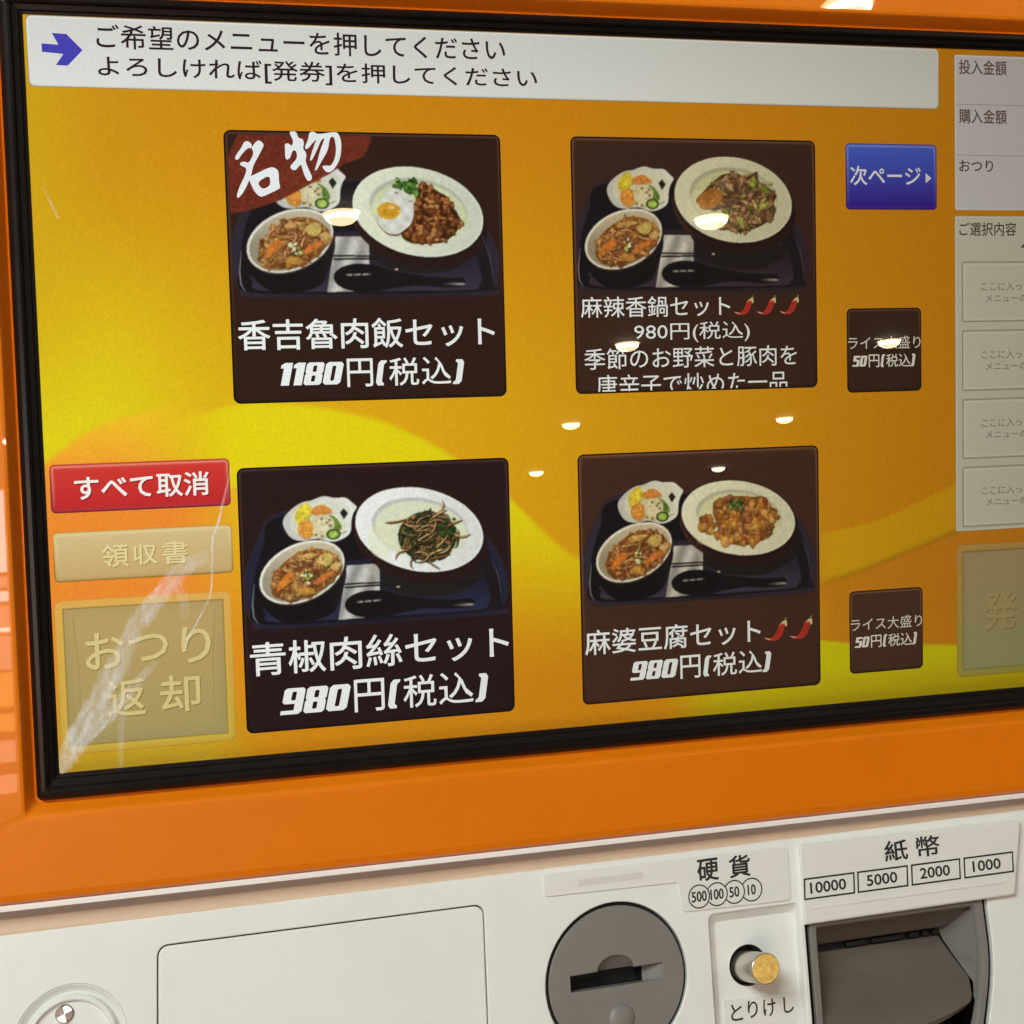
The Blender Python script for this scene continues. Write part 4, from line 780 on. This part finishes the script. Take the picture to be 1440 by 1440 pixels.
# ---- small add-on buttons
def small_price(z0, z1): return [('#50', 319.4, 326.4, z0 + .4, z1 - .4, 0, 0), ('円', 327.0, 331.8, z0, z1, 0.006, 0), ('#(', 332.4, 334.6, z0, z1, 0, 0), ('税', 335.0, 340.4, z0, z1, 0.006, 0), ('込', 340.8, 346.2, z0, z1, 0.006, 0), ('#)', 346.2, 348.6, z0, z1, 0, 0)]
for (z0, z1), br, t0, p0, lb_ in (((128.3, 162.6), (58, 38, 24), 145.9, 138.5, 'upper small brown button for a large rice'), ((11.8, 46.3), (76, 52, 36), 29.6, 22.2, 'lower small brown button for a large rice')):
    lt = tuple(min(255, v * 1.5 + 12) for v in br)
    tb = M_(ui_panel('side_order_button', 317.1, 351.4, z0, z1, 2.2, [(0, tuple(v * .5 for v in br), tuple(v * .5 for v in br)), (0.45, tuple(v * .7 for v in br), tuple(v * .7 for v in br)), (0.8, lt, tuple(v * .8 for v in br)), (1.5, br, br)], root, 0.05))
    tb['label'] = lb_
    text('dish_name', [('ライス大盛り', 317.6, 351.0, t0, t0 + 5.2, 0.0, 0)], 0.14, (226, 222, 206), parent=tb)
    text('price_text', small_price(p0, p0 + 5.2), 0.14, (232, 228, 214), parent=tb)

# ---- next page button
nb = M_(ui_panel('next_page_button', 317.2, 359.0, 202.5, 229.1, 1.8, [(0, (120, 70, 40), (110, 50, 50)), (0.4, (60, 84, 190), (50, 10, 120)), (0.9, (132, 150, 224), (70, 30, 150)), (1.7, (74, 102, 214), (52, 16, 140))], root, 0.05))
nb['label'] = 'blue next page button at the upper right'
text('button_text', [('次ページ', 319.3, 351.4, 212.4, 220.0, 0.012, 0)], 0.14, (236, 236, 244), parent=nb)
curve_plate('triangle_icon', [(353.8, 213.4), (356.5, 215.4), (353.8, 217.5)], [], 0.14, (230, 230, 240), nb)

# ---- left column buttons
def key_text(nm, chars, z0, z1, emb, col, parent, shadow=None):
    it = [(ch, a, b, z0 + lo, z1 - hi, emb, 0) for ch, a, b, lo, hi in chars]
    if shadow: text(nm, [(c, a + .35, b + .35, p - .45, q - .45, e, s) for c, a, b, p, q, e, s in it], 0.12, shadow, parent=parent)
    return text(nm, it, 0.15, col, parent=parent)
rb = M_(ui_panel('cancel_all_button', 1.5, 65.1, 93.8, 111.2, 1.8, [(0, (160, 60, 40), (110, 30, 40)), (0.4, (210, 66, 54), (120, 40, 60)), (0.9, (228, 140, 120), (176, 40, 56)), (1.6, (210, 68, 52), (186, 40, 42)), (2.6, (208, 58, 46), (190, 38, 42))], root, 0.05))
rb['label'] = 'red cancel all button on the left'
key_text('button_text', [('すべて取消', 10.0, 57.3, 0, 0)], 98.2, 106.7, 0.018, (240, 238, 230), rb, (140, 24, 36))
cbn = M_(ui_panel('receipt_button', 1.5, 65.1, 69.0, 86.9, 1.8, [(0, (190, 120, 40), (140, 96, 40)), (0.4, (212, 190, 120), (160, 130, 60)), (0.9, (224, 206, 154), (186, 158, 100)), (2.0, (212, 190, 134), (196, 166, 108))], root, 0.05))
cbn['label'] = 'greyed out cream receipt button'
key_text('button_text', [('領', 18.3, 27.6, 0, 0), ('収', 29.4, 37.8, 0.3, 0.6), ('書', 39.8, 48.7, 0, 0)], 73.6, 81.8, 0.010, (226, 212, 154), cbn, (176, 146, 84))
chb = M_(ui_panel('change_return_button', -0.0 + 0.8, 63.8, 6.4, 62.4, 3.0, [(0, (214, 140, 50), (170, 130, 40)), (0.4, (222, 170, 78), (196, 160, 56)), (2.6, (220, 172, 84), (206, 178, 70)), (3.1, (150, 122, 58), (150, 130, 56)), (3.5, (180, 154, 96), (160, 146, 94)), (8.0, (188, 160, 98), (168, 152, 96))], root, 0.05))
chb['label'] = 'large greyed out square change return button'
key_text('button_text', [('お', 11.1, 24.4, 0, 0), ('つ', 26.2, 40.2, 1.8, 1.6), ('り', 45.2, 55.6, 0, 0)], 36.8, 49.8, 0.012, (216, 198, 134), chb, (150, 130, 74))
key_text('button_text', [('返', 17.9, 31.4, 0, 0), ('却', 36.9, 51.0, 0, 0)], 19.0, 32.3, 0.012, (214, 196, 132), chb, (140, 126, 70))
curve_plate('glass_edge', [(6.8, 56), (7.3, 56), (8.6, 40), (9.0, 14), (8.5, 14), (8.1, 40)], [], 0.10, (168, 146, 86), chb)
curve_plate('glass_edge', [(58.0, 56), (57.5, 56), (56.2, 40), (55.6, 14), (56.1, 14), (56.7, 40)], [], 0.10, (168, 146, 86), chb)

# ---- issue button at the right
ib = M_(ui_panel('issue_ticket_button', 367.6, 470.0, 6.4, 62.9, 2.6, [(0, (170, 120, 50), (140, 130, 40)), (0.4, (196, 156, 84), (172, 160, 66)), (2.6, (186, 150, 84), (170, 162, 78)), (3.1, (140, 116, 70), (132, 136, 70)), (3.6, (172, 150, 112), (158, 160, 110)), (6.0, (174, 152, 114), (160, 162, 112))], root, 0.05))
ib['label'] = 'greyed out issue ticket button cut by the right edge'
key_text('button_text', [('発', 380.4, 396.6, 0, 0), ('券', 410, 426, 0, 0)], 26.0, 42.2, 0.014, (178, 162, 112), ib, (140, 122, 74))

# ---- money pane and order list
mp = M_(ui_panel('money_pane', 367.4, 470.0, 202.4, 265.9, 0.8, [(0, (150, 110, 70), (150, 110, 80)), (0.4, (240, 236, 236), (232, 226, 222)), (0.9, (206, 202, 206), (206, 206, 208))], root, 0.05))
mp['label'] = 'pale pane listing inserted, purchased and change amounts'
for s_, x1_, z0_, z1_ in (('投入金額', 392.0, 258.0, 263.9), ('購入金額', 392.0, 238.1, 243.9), ('おつり', 385.5, 218.3, 223.1)):
    text('pane_text', [(s_, 369.6, x1_, z0_, z1_, 0.014, 0)], 0.12, (108, 84, 76) if z0_ > 230 else (84, 66, 62), parent=mp)
for z_ in (245.6, 224.9): curve_plate('divider_line', [(368.2, z_), (469, z_), (469, z_ + .35), (368.2, z_ + .35)], [], 0.10, (176, 168, 168), mp)
op = M_(ui_panel('order_list_pane', 367.3, 470.0, 68.6, 200.2, 0.8, [(0, (140, 100, 50), (140, 110, 60)), (0.4, (230, 230, 218), (224, 222, 206)), (0.9, (202, 204, 188), (200, 201, 184))], root, 0.05))
op['label'] = 'pale greenish pane listing the chosen orders'
text('pane_text', [('ご選択内容', 369.5, 396.6, 192.0, 197.5, 0.012, 0)], 0.14, (84, 72, 62), parent=op)
curve_plate('triangle_icon', [(398.6, 187.0), (401.6, 187.0), (401.6, 190.0)], [], 0.12, (96, 84, 74), op)
for z0_, z1_ in ((156.2, 181.4), (127.5, 153.0), (99.0, 124.3), (70.2, 95.8)):
    s_ = ui_panel('order_slot', 370.5, 466.0, z0_, z1_, 1.2, [(0, (168, 166, 148), (160, 158, 140)), (0.45, (152, 152, 134), (154, 154, 136)), (0.95, (214, 216, 200), (214, 216, 200)), (2.0, (203, 204, 188), (204, 205, 190))], op, 0.09)
    text('slot_text', [('ここに入った商品', 379.8, 412.0, z1_ - 12.2, z1_ - 8.6, 0.010, 0)], 0.14, (146, 132, 122), parent=op)
    text('slot_text', [('メニューの表示', 381.9, 410.0, z1_ - 17.0, z1_ - 13.6, 0.010, 0)], 0.14, (146, 132, 122), parent=op)

# ---- mirrored glare streaks, painted as pale ribbons over the lower left glass
def glare_material():
    m, N, L, b = new_mat('painted_glare')
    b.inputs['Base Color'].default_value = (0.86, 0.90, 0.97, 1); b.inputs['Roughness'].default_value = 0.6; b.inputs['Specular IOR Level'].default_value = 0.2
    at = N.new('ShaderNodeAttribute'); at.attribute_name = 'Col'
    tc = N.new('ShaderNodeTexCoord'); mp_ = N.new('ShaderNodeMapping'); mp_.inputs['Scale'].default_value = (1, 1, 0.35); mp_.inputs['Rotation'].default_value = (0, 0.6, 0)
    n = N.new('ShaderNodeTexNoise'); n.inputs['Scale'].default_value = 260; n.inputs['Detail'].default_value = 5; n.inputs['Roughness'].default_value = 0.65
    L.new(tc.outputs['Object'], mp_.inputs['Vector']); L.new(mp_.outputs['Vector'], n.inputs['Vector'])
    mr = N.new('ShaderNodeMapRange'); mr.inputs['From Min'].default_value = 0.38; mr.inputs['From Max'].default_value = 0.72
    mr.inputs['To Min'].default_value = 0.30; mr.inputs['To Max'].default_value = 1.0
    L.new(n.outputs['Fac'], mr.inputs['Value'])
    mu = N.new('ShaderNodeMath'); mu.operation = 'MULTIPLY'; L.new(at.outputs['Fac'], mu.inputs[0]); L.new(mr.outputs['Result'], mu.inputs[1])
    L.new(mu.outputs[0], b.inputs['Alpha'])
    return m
GLARE = glare_material()
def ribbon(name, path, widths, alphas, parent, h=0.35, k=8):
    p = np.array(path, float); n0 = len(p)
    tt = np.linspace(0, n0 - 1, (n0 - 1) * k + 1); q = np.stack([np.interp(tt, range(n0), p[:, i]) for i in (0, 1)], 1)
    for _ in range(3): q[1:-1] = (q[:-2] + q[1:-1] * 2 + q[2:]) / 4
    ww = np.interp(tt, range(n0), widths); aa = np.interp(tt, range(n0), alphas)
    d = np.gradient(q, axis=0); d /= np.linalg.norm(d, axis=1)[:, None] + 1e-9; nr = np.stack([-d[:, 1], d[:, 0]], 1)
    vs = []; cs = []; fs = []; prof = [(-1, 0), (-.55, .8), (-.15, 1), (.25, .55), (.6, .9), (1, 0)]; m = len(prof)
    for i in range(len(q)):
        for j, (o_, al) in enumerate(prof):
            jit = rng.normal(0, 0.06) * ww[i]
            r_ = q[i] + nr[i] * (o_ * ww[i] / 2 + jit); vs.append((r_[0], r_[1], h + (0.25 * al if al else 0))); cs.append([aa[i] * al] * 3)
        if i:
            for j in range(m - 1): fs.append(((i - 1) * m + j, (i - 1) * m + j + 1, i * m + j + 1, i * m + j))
    return mesh_obj(name, tf(S, vs), fs, GLARE, parent, True, cols=cs)
glare = ribbon('glare_streak', D['glare1'], [5, 10, 9, 8, 8, 7, 5], [.5, .85, .62, .6, .58, .5, .25], root); M_(glare)
glare['label'] = 'whitish glare streak painted over the lower left buttons'
ribbon('glare_ribbon', D['glare2'], [4, 5.5, 5, 3.5], [.75, .75, .5, .2], glare)
ribbon('glare_ribbon', D['glare3'], [.7, 1.3, 1.2, .9, .9, 1.1, .7], [.3, .9, 1, .8, .9, 1, .5], glare)
ribbon('glare_ribbon', D['glare4'], [3.5, 5, 4], [.25, .3, .1], glare)
ribbon('glare_ribbon', D['glare5'], [2.0, 3.0, 2.0], [.25, .3, .1], glare)
ribbon('glare_ribbon', D['glint'], [1.0, 1.3], [.15, .35], glare)

# ---- gasket round the display
def rings(name, specs, mat, rad, cap=False):
    return M_(loft(name, [(rrect(x0, x1, z0, z1, r, 6), h) for x0, x1, z0, z1, h, r in specs], mat, root, S, cap))
g = rings('screen_gasket', [
    (0.0, 476, 0.0, 268.0, -0.5, 0.4), (-0.05, 476.05, -0.05, 268.05, 0.55, 0.4), (-1.3, 477.3, -1.4, 269.0, 0.8, 0.6), (-1.7, 477.7, -1.8, 269.4, 1.7, 0.8), (-3.6, 479.6, -4.2, 271.2, 2.2, 1.0),
    (-4.3, 480.3, -4.9, 271.6, 3.3, 1.2), (-5.2, 481.2, -5.8, 272.3, 3.9, 1.5), (-6.6, 482.6, -7.2, 273.4, 3.8, 2), (-7.7, 483.7, -8.5, 274.2, 2.9, 2.4), (-8.2, 484.2, -9.2, 274.7, 1.6, 2.6)], RUBBER, 2)
# ---- orange fascia
fs_ = rings('orange_fascia', [
    (-8.15, 484.15, -9.15, 274.65, 1.0, 2.6), (-8.3, 484.3, -9.3, 274.8, 0.4, 2.6), (-9.0, 485, -10.0, 275.5, 0.6, 2.6), (-12.1, 488.2, -12.7, 278.9, 5.7, 1.6), (-12.6, 488.9, -13.3, 279.5, 6.35, 1.8), (-13.6, 490, -14.3, 280.6, 6.6, 2.4),
    (-75, 551, -41.0, 345, 6.6, 6), (-76.5, 552.5, -43.4, 346.5, 6.2, 6), (-77.5, 553.5, -44.6, 347.5, 5.2, 6), (-78, 554, -45.0, 348, 3.5, 6), (-78, 554, -45.0, 348, -60, 6)], ORANGE, 2)
fs_['label'] = 'glossy orange frame round the touch screen'
# ---- white lip and groove with painted shade under the fascia
M_(loft('white_trim', [(rrect(-78, 554, -47.3, -45.05, .5), -6), (rrect(-78, 554, -47.3, -45.05, .5), 4.9), (rrect(-77.7, 553.7, -47.0, -45.3, .4), 5.3)], TRIM, root))
def strip(name, prof, mat):                       # prof: (z, h) from top to bottom, swept along x
    vs = []; fs = []
    for i, (z, h) in enumerate(prof):
        vs += [(-78, z, h), (554, z, h)]
        if i: fs.append((2 * i - 2, 2 * i - 1, 2 * i + 1, 2 * i))
    return M_(mesh_obj(name, tf(S, vs), fs, mat, root, True))
strip('groove_back', [(-46.0, 1.5), (-47.2, 0.2), (-51.2, -1.2), (-52.0, -1.5)], GROOVE)
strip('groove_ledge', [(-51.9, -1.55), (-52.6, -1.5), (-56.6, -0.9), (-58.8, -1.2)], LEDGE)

# ------------------------------------------------------------------ control panel
HOLE_DOOR = rrect(55.0, 180.7, -131, -9.8, 4.3, 6)
HOLE_DIAL = circle(233.35, -45.6, 30.1, 96)
HOLE_REC = rrect(273.2, 314.1, -100, -25.4, 2.8, 5)
HOLE_KEY = circle(25.0, -40.0, 20.6, 96)
def roundpoly(pts, r, n=6):
    out = []; m = len(pts)
    for i in range(m):
        a, b, c = Vector(pts[i - 1]), Vector(pts[i]), Vector(pts[(i + 1) % m]); rr_ = r[i] if isinstance(r, list) else r
        u1 = (a - b).normalized(); u2 = (c - b).normalized(); p1 = b + u1 * rr_; p2 = b + u2 * rr_
        for k in range(n + 1):
            t = k / n; out.append(tuple((p1 * (1 - t) ** 2 + b * 2 * t * (1 - t) + p2 * t * t)))
    return out
def mouth(ins): return roundpoly([(315.9 + ins, -31.5 - ins), (400.6 - ins, -31.5 - ins), (401.6 - ins, -62), (392 - ins, -100 + ins), (331 + ins, -104 + ins), (315.9 + ins, -86)], [1, 3, 12, 14, 12, 6])
cp = M_(plate('control_panel', roundpoly([(-55, -0.3), (577, -0.3), (577, -170), (-55, -170)], 4), [HOLE_DOOR, HOLE_DIAL, HOLE_REC, HOLE_KEY, mouth(-0.6)], 0.0, WHITE, root, P, thick=2.4, bevel=0.45))
cp['label'] = 'ivory white lower panel with coin and note inlets'
M_(loft('panel_backing', [(rrect(-50, 570, -165, -12, 3), -32), (rrect(-50, 570, -165, -12, 3), -30)], BLACK, root, P))
M_(loft('gap_backing', [(rrect(48, 188, -140, -7, 3), -3.2), (rrect(48, 188, -140, -7, 3), -2.95)], BLACK, root, P))

# service door
dr = M_(loft('service_door', [(rrect(55.95, 179.75, -129.4, -10.75, 3.6, 6), -2.6), (rrect(55.95, 179.75, -129.4, -10.75, 3.6, 6), -0.45), (rrect(56.2, 179.5, -129.2, -11.0, 3.4, 6), -0.12), (rrect(56.6, 179.1, -128.8, -11.4, 3.1, 6), -0.02)], WHITE, root, P))
dr['label'] = 'flush ivory service door with rounded corners'

# key dish
kd = M_(loft('key_dish', [(circle(25, -40, r), h) for r, h in ((20.4, -0.9), (19.9, -0.25), (19.2, -0.6), (18.2, -2.4), (17.4, -3.2), (16.9, -2.6), (16.5, -0.4), (16.0, 0.1), (15.0, 0.15), (14.5, -0.2), (14.2, -1.6))], WHITE, root, P))
kd['label'] = 'round dished key recess at the lower left'
loft('lock_barrel', [(circle(22.7, -29.9, 3.3), -1.6), (circle(22.7, -29.9, 3.25), -0.9), (circle(22.7, -29.9, 2.95), -0.7)], STEEL_SIDE, kd, P)
for k in range(4):
    a0 = R(20 + 90 * k); ph = R(100) if k % 2 else R(-60)
    pts = [(22.7, -29.9)] + [(22.7 + 2.85 * math.cos(a0 + R(86) * i / 6), -29.9 + 2.85 * math.sin(a0 + R(86) * i / 6)) for i in range(7)]
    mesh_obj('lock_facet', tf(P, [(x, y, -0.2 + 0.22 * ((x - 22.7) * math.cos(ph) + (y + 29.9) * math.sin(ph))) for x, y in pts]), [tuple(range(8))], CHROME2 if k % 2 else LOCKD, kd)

# coin label plate
LP = roundpoly([(204.8, -2.0), (310.3, -2.9), (309.9, -24.2), (262.6, -23.2), (261.3, -11.4), (204.9, -10.4)], [2, 2, 2, 1.4, 1.0, 2])
lp = M_(plate('coin_label_plate', LP, [], 0.62, WHITE2, root, P, thick=0.3, bevel=0.22))
lp['label'] = 'raised plate marked for coins with four circled values'
def pbox(name, u0, u1, v0, v1, h, mat, parent, sk=0.0):
    return plate(name, [(u0, v0), (u1, v0 - sk), (u1, v1 - sk), (u0, v1)], [], h, mat, parent, P)
pbox('faded_sticker', 219.0, 246.5, -8.3, -5.6, 0.66, INKG, lp)
text('printed_text', [('硬', 269.9, 278.9, -12.3, -3.8, 0.022, 0), ('貨', 283.9, 293.0, -12.5, -4.0, 0.022, 0)], 0.68, mat=INK, parent=lp, fr=P)
CC = [(269.9, '500'), (277.7, '100'), (285.3, '50'), (293.0, '10')]
for i, (cu_, s_) in enumerate(CC):
    # each ring stops where the next one overlaps it
    def arc(r, full=i == 0): return circle(cu_, -18.1, r, 48)
    if i == 0: outl, hol = arc(4.75), [arc(4.22)]
    else:
        th = math.acos(min(1, 3.85 / 4.55)) + 0.05; pts = []
        for rad_, rev in ((4.75, False), (4.22, True)):
            seg = [(cu_ + rad_ * math.cos(a), -18.1 + rad_ * math.sin(a)) for a in np.linspace(-math.pi + th, math.pi - th, 44)]
            pts += seg[::-1] if rev else seg
        outl, hol = pts, []
    plate('value_ring', outl, hol, 0.68, INK, lp, P)
    wds = {'500': 6.4, '100': 5.6, '50': 4.2, '10': 3.4}[s_]
    text('printed_text', [(s_, cu_ - wds / 2, cu_ + wds / 2, -20.1, -16.1, 0.03, 0.0)], 0.70, mat=INK, parent=lp, fr=P)

# coin dial
def slot_outline(ins=0.0, bump=True):
    pts = [(214.1 + ins, -48.1 + ins), (252.6 - ins, -48.0 + ins), (252.8 - ins, -41.5 - ins)]
    a = np.linspace(R(2), R(178), 13)
    for t in a:
        pts.append((233.0 + 7.9 * math.cos(t) * (1 if bump else 0.95), (-41.6 + 5.6 * math.sin(t)) if bump else -41.6 - ins))
    pts.append((214.0 + ins, -42.0 - ins)); return pts
dl = M_(plate('coin_dial', circle(233.35, -45.6, 27.9, 96), [slot_outline(-0.35)], -0.1, GREY, root, P, thick=1.0, bevel=0.35))
dl['label'] = 'round grey coin inlet with a slanted slot'
so = slot_outline(-0.25); bx_ = slot_outline(0.3, False)
def scale_depth(l0, l1): return [(l0, -0.5), (l1, -6.0)]
loft('slot_well', [(so, -0.4), (slot_outline(-0.1), -1.0), ([(p[0] if p[0] < 242 else 242 + (p[0] - 242) * .35, p[1]) for p in slot_outline(0.2, False)], -6.0)], GREY, dl, P, cap=False)
loft('slot_throat', [([(p[0] if p[0] < 242 else 242 + (p[0] - 242) * .35, p[1]) for p in slot_outline(0.15, False)], -5.8), ([(p[0] if p[0] < 242 else 242 + (p[0] - 242) * .3, p[1]) for p in slot_outline(0.2, False)], -12)], BLACK, dl, P)
loft('finger_bump', [(circle(234.1, -60.5, 5.6 * math.cos(a), 40), -0.15 + 1.9 * math.sin(a)) for a in np.linspace(0, 1.5, 9)], GREY, dl, P)
M_(loft('dial_collar', [(circle(233.35, -45.6, r, 96), h) for r, h in ((28.4, -9.0), (28.4, -2.2), (29.6, -2.4), (29.6, -9.0))], BLACK, root, P, cap=False))

# return lever recess
RW = rrect(273.6, 313.7, -100, -25.8, 2.4, 5); RF = rrect(277.6, 313.0, -99, -29.4, 2.0, 5)
rc = M_(plate('lever_recess', RF, [circle(291.2, -47.9, 8.2, 48)], -4.5, WHITE, root, P))
rc['label'] = 'square recess around the coin return button'
loft('recess_wall', [(rrect(273.4, 313.9, -100.2, -25.6, 2.5, 5), -0.8), (rrect(273.9, 313.6, -100, -26.3, 2.3, 5), -1.1), (rrect(275.0, 313.4, -99.6, -28.0, 2.2, 5), -3.6), (RF, -4.5)], WHITE, rc, P, cap=False)
loft('socket', [(circle(291.2, -47.9, 8.2, 48), -4.5), (circle(291.2, -47.9, 7.9, 48), -4.9), (circle(291.2, -47.9, 7.8, 48), -14)], GREYD, rc, P)
kb = M_(loft('return_button', [(circle(290.6, -48.2, 6.1, 48), -13), (circle(290.6, -48.2, 6.1, 48), 13.9), (circle(290.6, -48.2, 6.0, 48), 14.3), (circle(290.6, -48.2, 5.75, 48), 14.5)], STEEL_SIDE, root, P))
kb['label'] = 'protruding round brass faced coin return button'
loft('button_face', [(circle(290.6, -48.2, 5.75, 48), 14.52), (circle(290.6, -48.2, 5.5, 48), 14.95), (circle(290.6, -48.2, 3.8, 48), 14.8), (circle(290.6, -48.2, 3.5, 48), 14.9), (circle(290.6, -48.2, 1.4, 48), 14.85), (circle(290.6, -48.2, 1.2, 48), 14.7)], GOLD, kb, P)
tg = plate('name_tag', roundpoly([(279.2, -60.2), (312.6, -60.9), (312.4, -78), (279.0, -78)], .8), [], -4.05, WHITE2, rc, P, thick=0.25, bevel=0.12)
text('printed_text', [('と', 282.1, 287.2, -68.6, -62.2, 0.010, 0), ('り', 289.6, 293.9, -68.4, -61.8, 0.010, 0), ('け', 296.4, 301.8, -68.8, -62.2, 0.010, 0), ('し', 305.4, 309.8, -68.6, -62.4, 0.010, 0)], -3.98, mat=INK, parent=rc, fr=P)

# note inlet: hood above, grey mouth below
def adj(u, v, w_): return (u - (u + 6) * w_ / 630 * 1.0, v - (v - 20) * w_ / 630)
def hood(ins, wv): return [adj(a, b, wv) for a, b in roundpoly([(315.9 + ins, -2.9 - ins), (421.3 - ins, -3.9 - ins), (414.9 - ins, -34.6 + ins), (315.7 + ins, -34.9 + ins)], [1.6, 2.4, 1.2, .6], 5)]
hd = M_(loft('note_hood', [(hood(0, 0), -0.6), (hood(0, 2.4), 2.4), (hood(.25, 2.8), 2.8), (hood(.8, 3.0), 3.0)], WHITE2, root, P))
hd['label'] = 'raised hood marked for banknotes with four boxed values'
hw = 3.08
def ht(items, nm='printed_text'):
    it = []
    for s_, a, b, c0, c1, e_, s2 in items:
        p0 = adj(a, c0, hw); p1 = adj(b, c1, hw); it.append((s_, p0[0], p1[0], p0[1], p1[1], e_, s2))
    text(nm, it, hw, mat=INK, parent=hd, fr=P)
ht([('紙', 355.0, 365.6, -14.1, -5.9, 0.020, 0), ('幣', 370.0, 380.9, -14.0, -5.7, 0.016, 0)])
for a, b, s_, ta, tb_ in ((316.4, 339.7, '10000', 319.6, 335.8), (340.9, 364.6, '5000', 345.6, 359.6), (366.1, 389.6, '2000', 370.6, 384.6), (391.2, 415.4, '1000', 395.8, 409.2)):
    o_ = [adj(*p, hw) for p in ((a, -25.2), (b, -25.2), (b + .5, -16.5), (a + .5, -16.5))]
    i_ = [adj(*p, hw) for p in ((a + .68, -24.5), (b - .68, -24.5), (b - .18, -17.2), (a + 1.18, -17.2))]
    plate('value_box', o_, [i_], hw, INK, hd, P)
    ht([(s_, ta, tb_, -22.9, -18.6, 0.03, 0.0)])
loft('hood_ridge', [([adj(p[0], p[1], 3) for p in rrect(320, 412.5, -29.4, -27.9, .7, 4)], 2.9), ([adj(p[0], p[1], 3) for p in rrect(320.4, 412.1, -29.1, -28.3, .5, 4)], 3.3)], WHITE2, hd, P)

mi = M_(loft('note_mouth', [(mouth(1.9), -2.5), (mouth(1.9), -0.6), (mouth(2.3), -0.2), (mouth(4.6), -0.3), (mouth(5.2), -1.0), (mouth(5.6), -3.0)], GREY, root, P, cap=False))
mi['label'] = 'grey banknote inlet below the hood'
M_(loft('mouth_collar', [(mouth(0.1), -2.6), (mouth(0.1), -9), (mouth(1.7), -9), (mouth(1.7), -2.6)], BLACK, root, P, cap=False))
def quadstrip(name, rows, mat, parent):
    vs = []; fs = []; n = len(rows[0])
    for r_ in rows: vs += r_
    for i in range(len(rows) - 1):
        for j in range(n - 1): fs.append((i * n + j, i * n + j + 1, (i + 1) * n + j + 1, (i + 1) * n + j))
    return mesh_obj(name, tf(P, vs), fs, mat, parent, True)
# upper back plate, then the slot, then the shelf that the note slides over
quadstrip('upper_plate', [[(u, -30, -2.5) for u in (320, 350, 399)], [(u, -36.0, -3.4) for u in (320, 350, 398)], [(u, -44.6, -15.5) for u in (320, 350, 389)], [(u, -45.6, -21.0) for u in (320, 350, 388)]], NOTEG, mi)
quadstrip('slot_gap', [[(u, -44.5, -22.4) for u in (318, 395)], [(u, -51.5, -22.6) for u in (318, 395)]], BLACK, mi)
for u0, u1 in ((343, 352), (355, 370), (373, 377.5), (379.5, 382.5), (384.4, 387)):
    loft('slot_tooth', [([(u0, -48.0), (u1, -48.0), (u1, -45.8), (u0, -45.8)], -21.4), ([(u0 + .2, -47.8), (u1 - .2, -47.8), (u1 - .2, -46.0), (u0 + .2, -46.0)], -19.2)], BLACK, mi, P, smooth=False)
def shelf_row(v, w0, u1, bow): return [(320.2 + (u1 - 320.2) * t, v - bow * (1 - (2 * t - 1) ** 2), w0 - 1.2 * (2 * t - 1) ** 2) for t in np.linspace(0, 1, 25)]
quadstrip('note_shelf', [shelf_row(-48.4, -22.0, 388.0, 0), shelf_row(-48.8, -20.8, 388.2, 0), shelf_row(-57.6, -16.4, 392.0, 0.2), shelf_row(-59.6, -14.9, 392.6, 0.4), shelf_row(-66, -8.2, 394.0, 1.8), shelf_row(-72.5, -2.6, 391.5, 5.0), shelf_row(-75.2, -1.0, 389.5, 6.6), shelf_row(-77.2, -2.4, 388, 7.4), shelf_row(-79, -12, 386, 8)], NOTEG, mi)
quadstrip('side_cheek', [[(388.4, -45.4, -22.0), (396.4, -36.5, -1.2)], [(389.6, -51, -19.8), (396.8, -50, -1.0)], [(392.6, -59.6, -14.8), (397.0, -62, -0.9)], [(394.6, -68, -7.2), (396.6, -74, -0.9)], [(393.0, -74, -5.0), (394.0, -84, -0.9)]], GREY, mi)
quadstrip('side_cheek', [[(320.4, -30, -3.0), (320.3, -30, -24)], [(320.4, -90, -3.0), (320.3, -90, -24)]], GREYD, mi)
M_(loft('mouth_floor', [(mouth(3), -26), (mouth(4), -25.5)], BLACK, root, P))
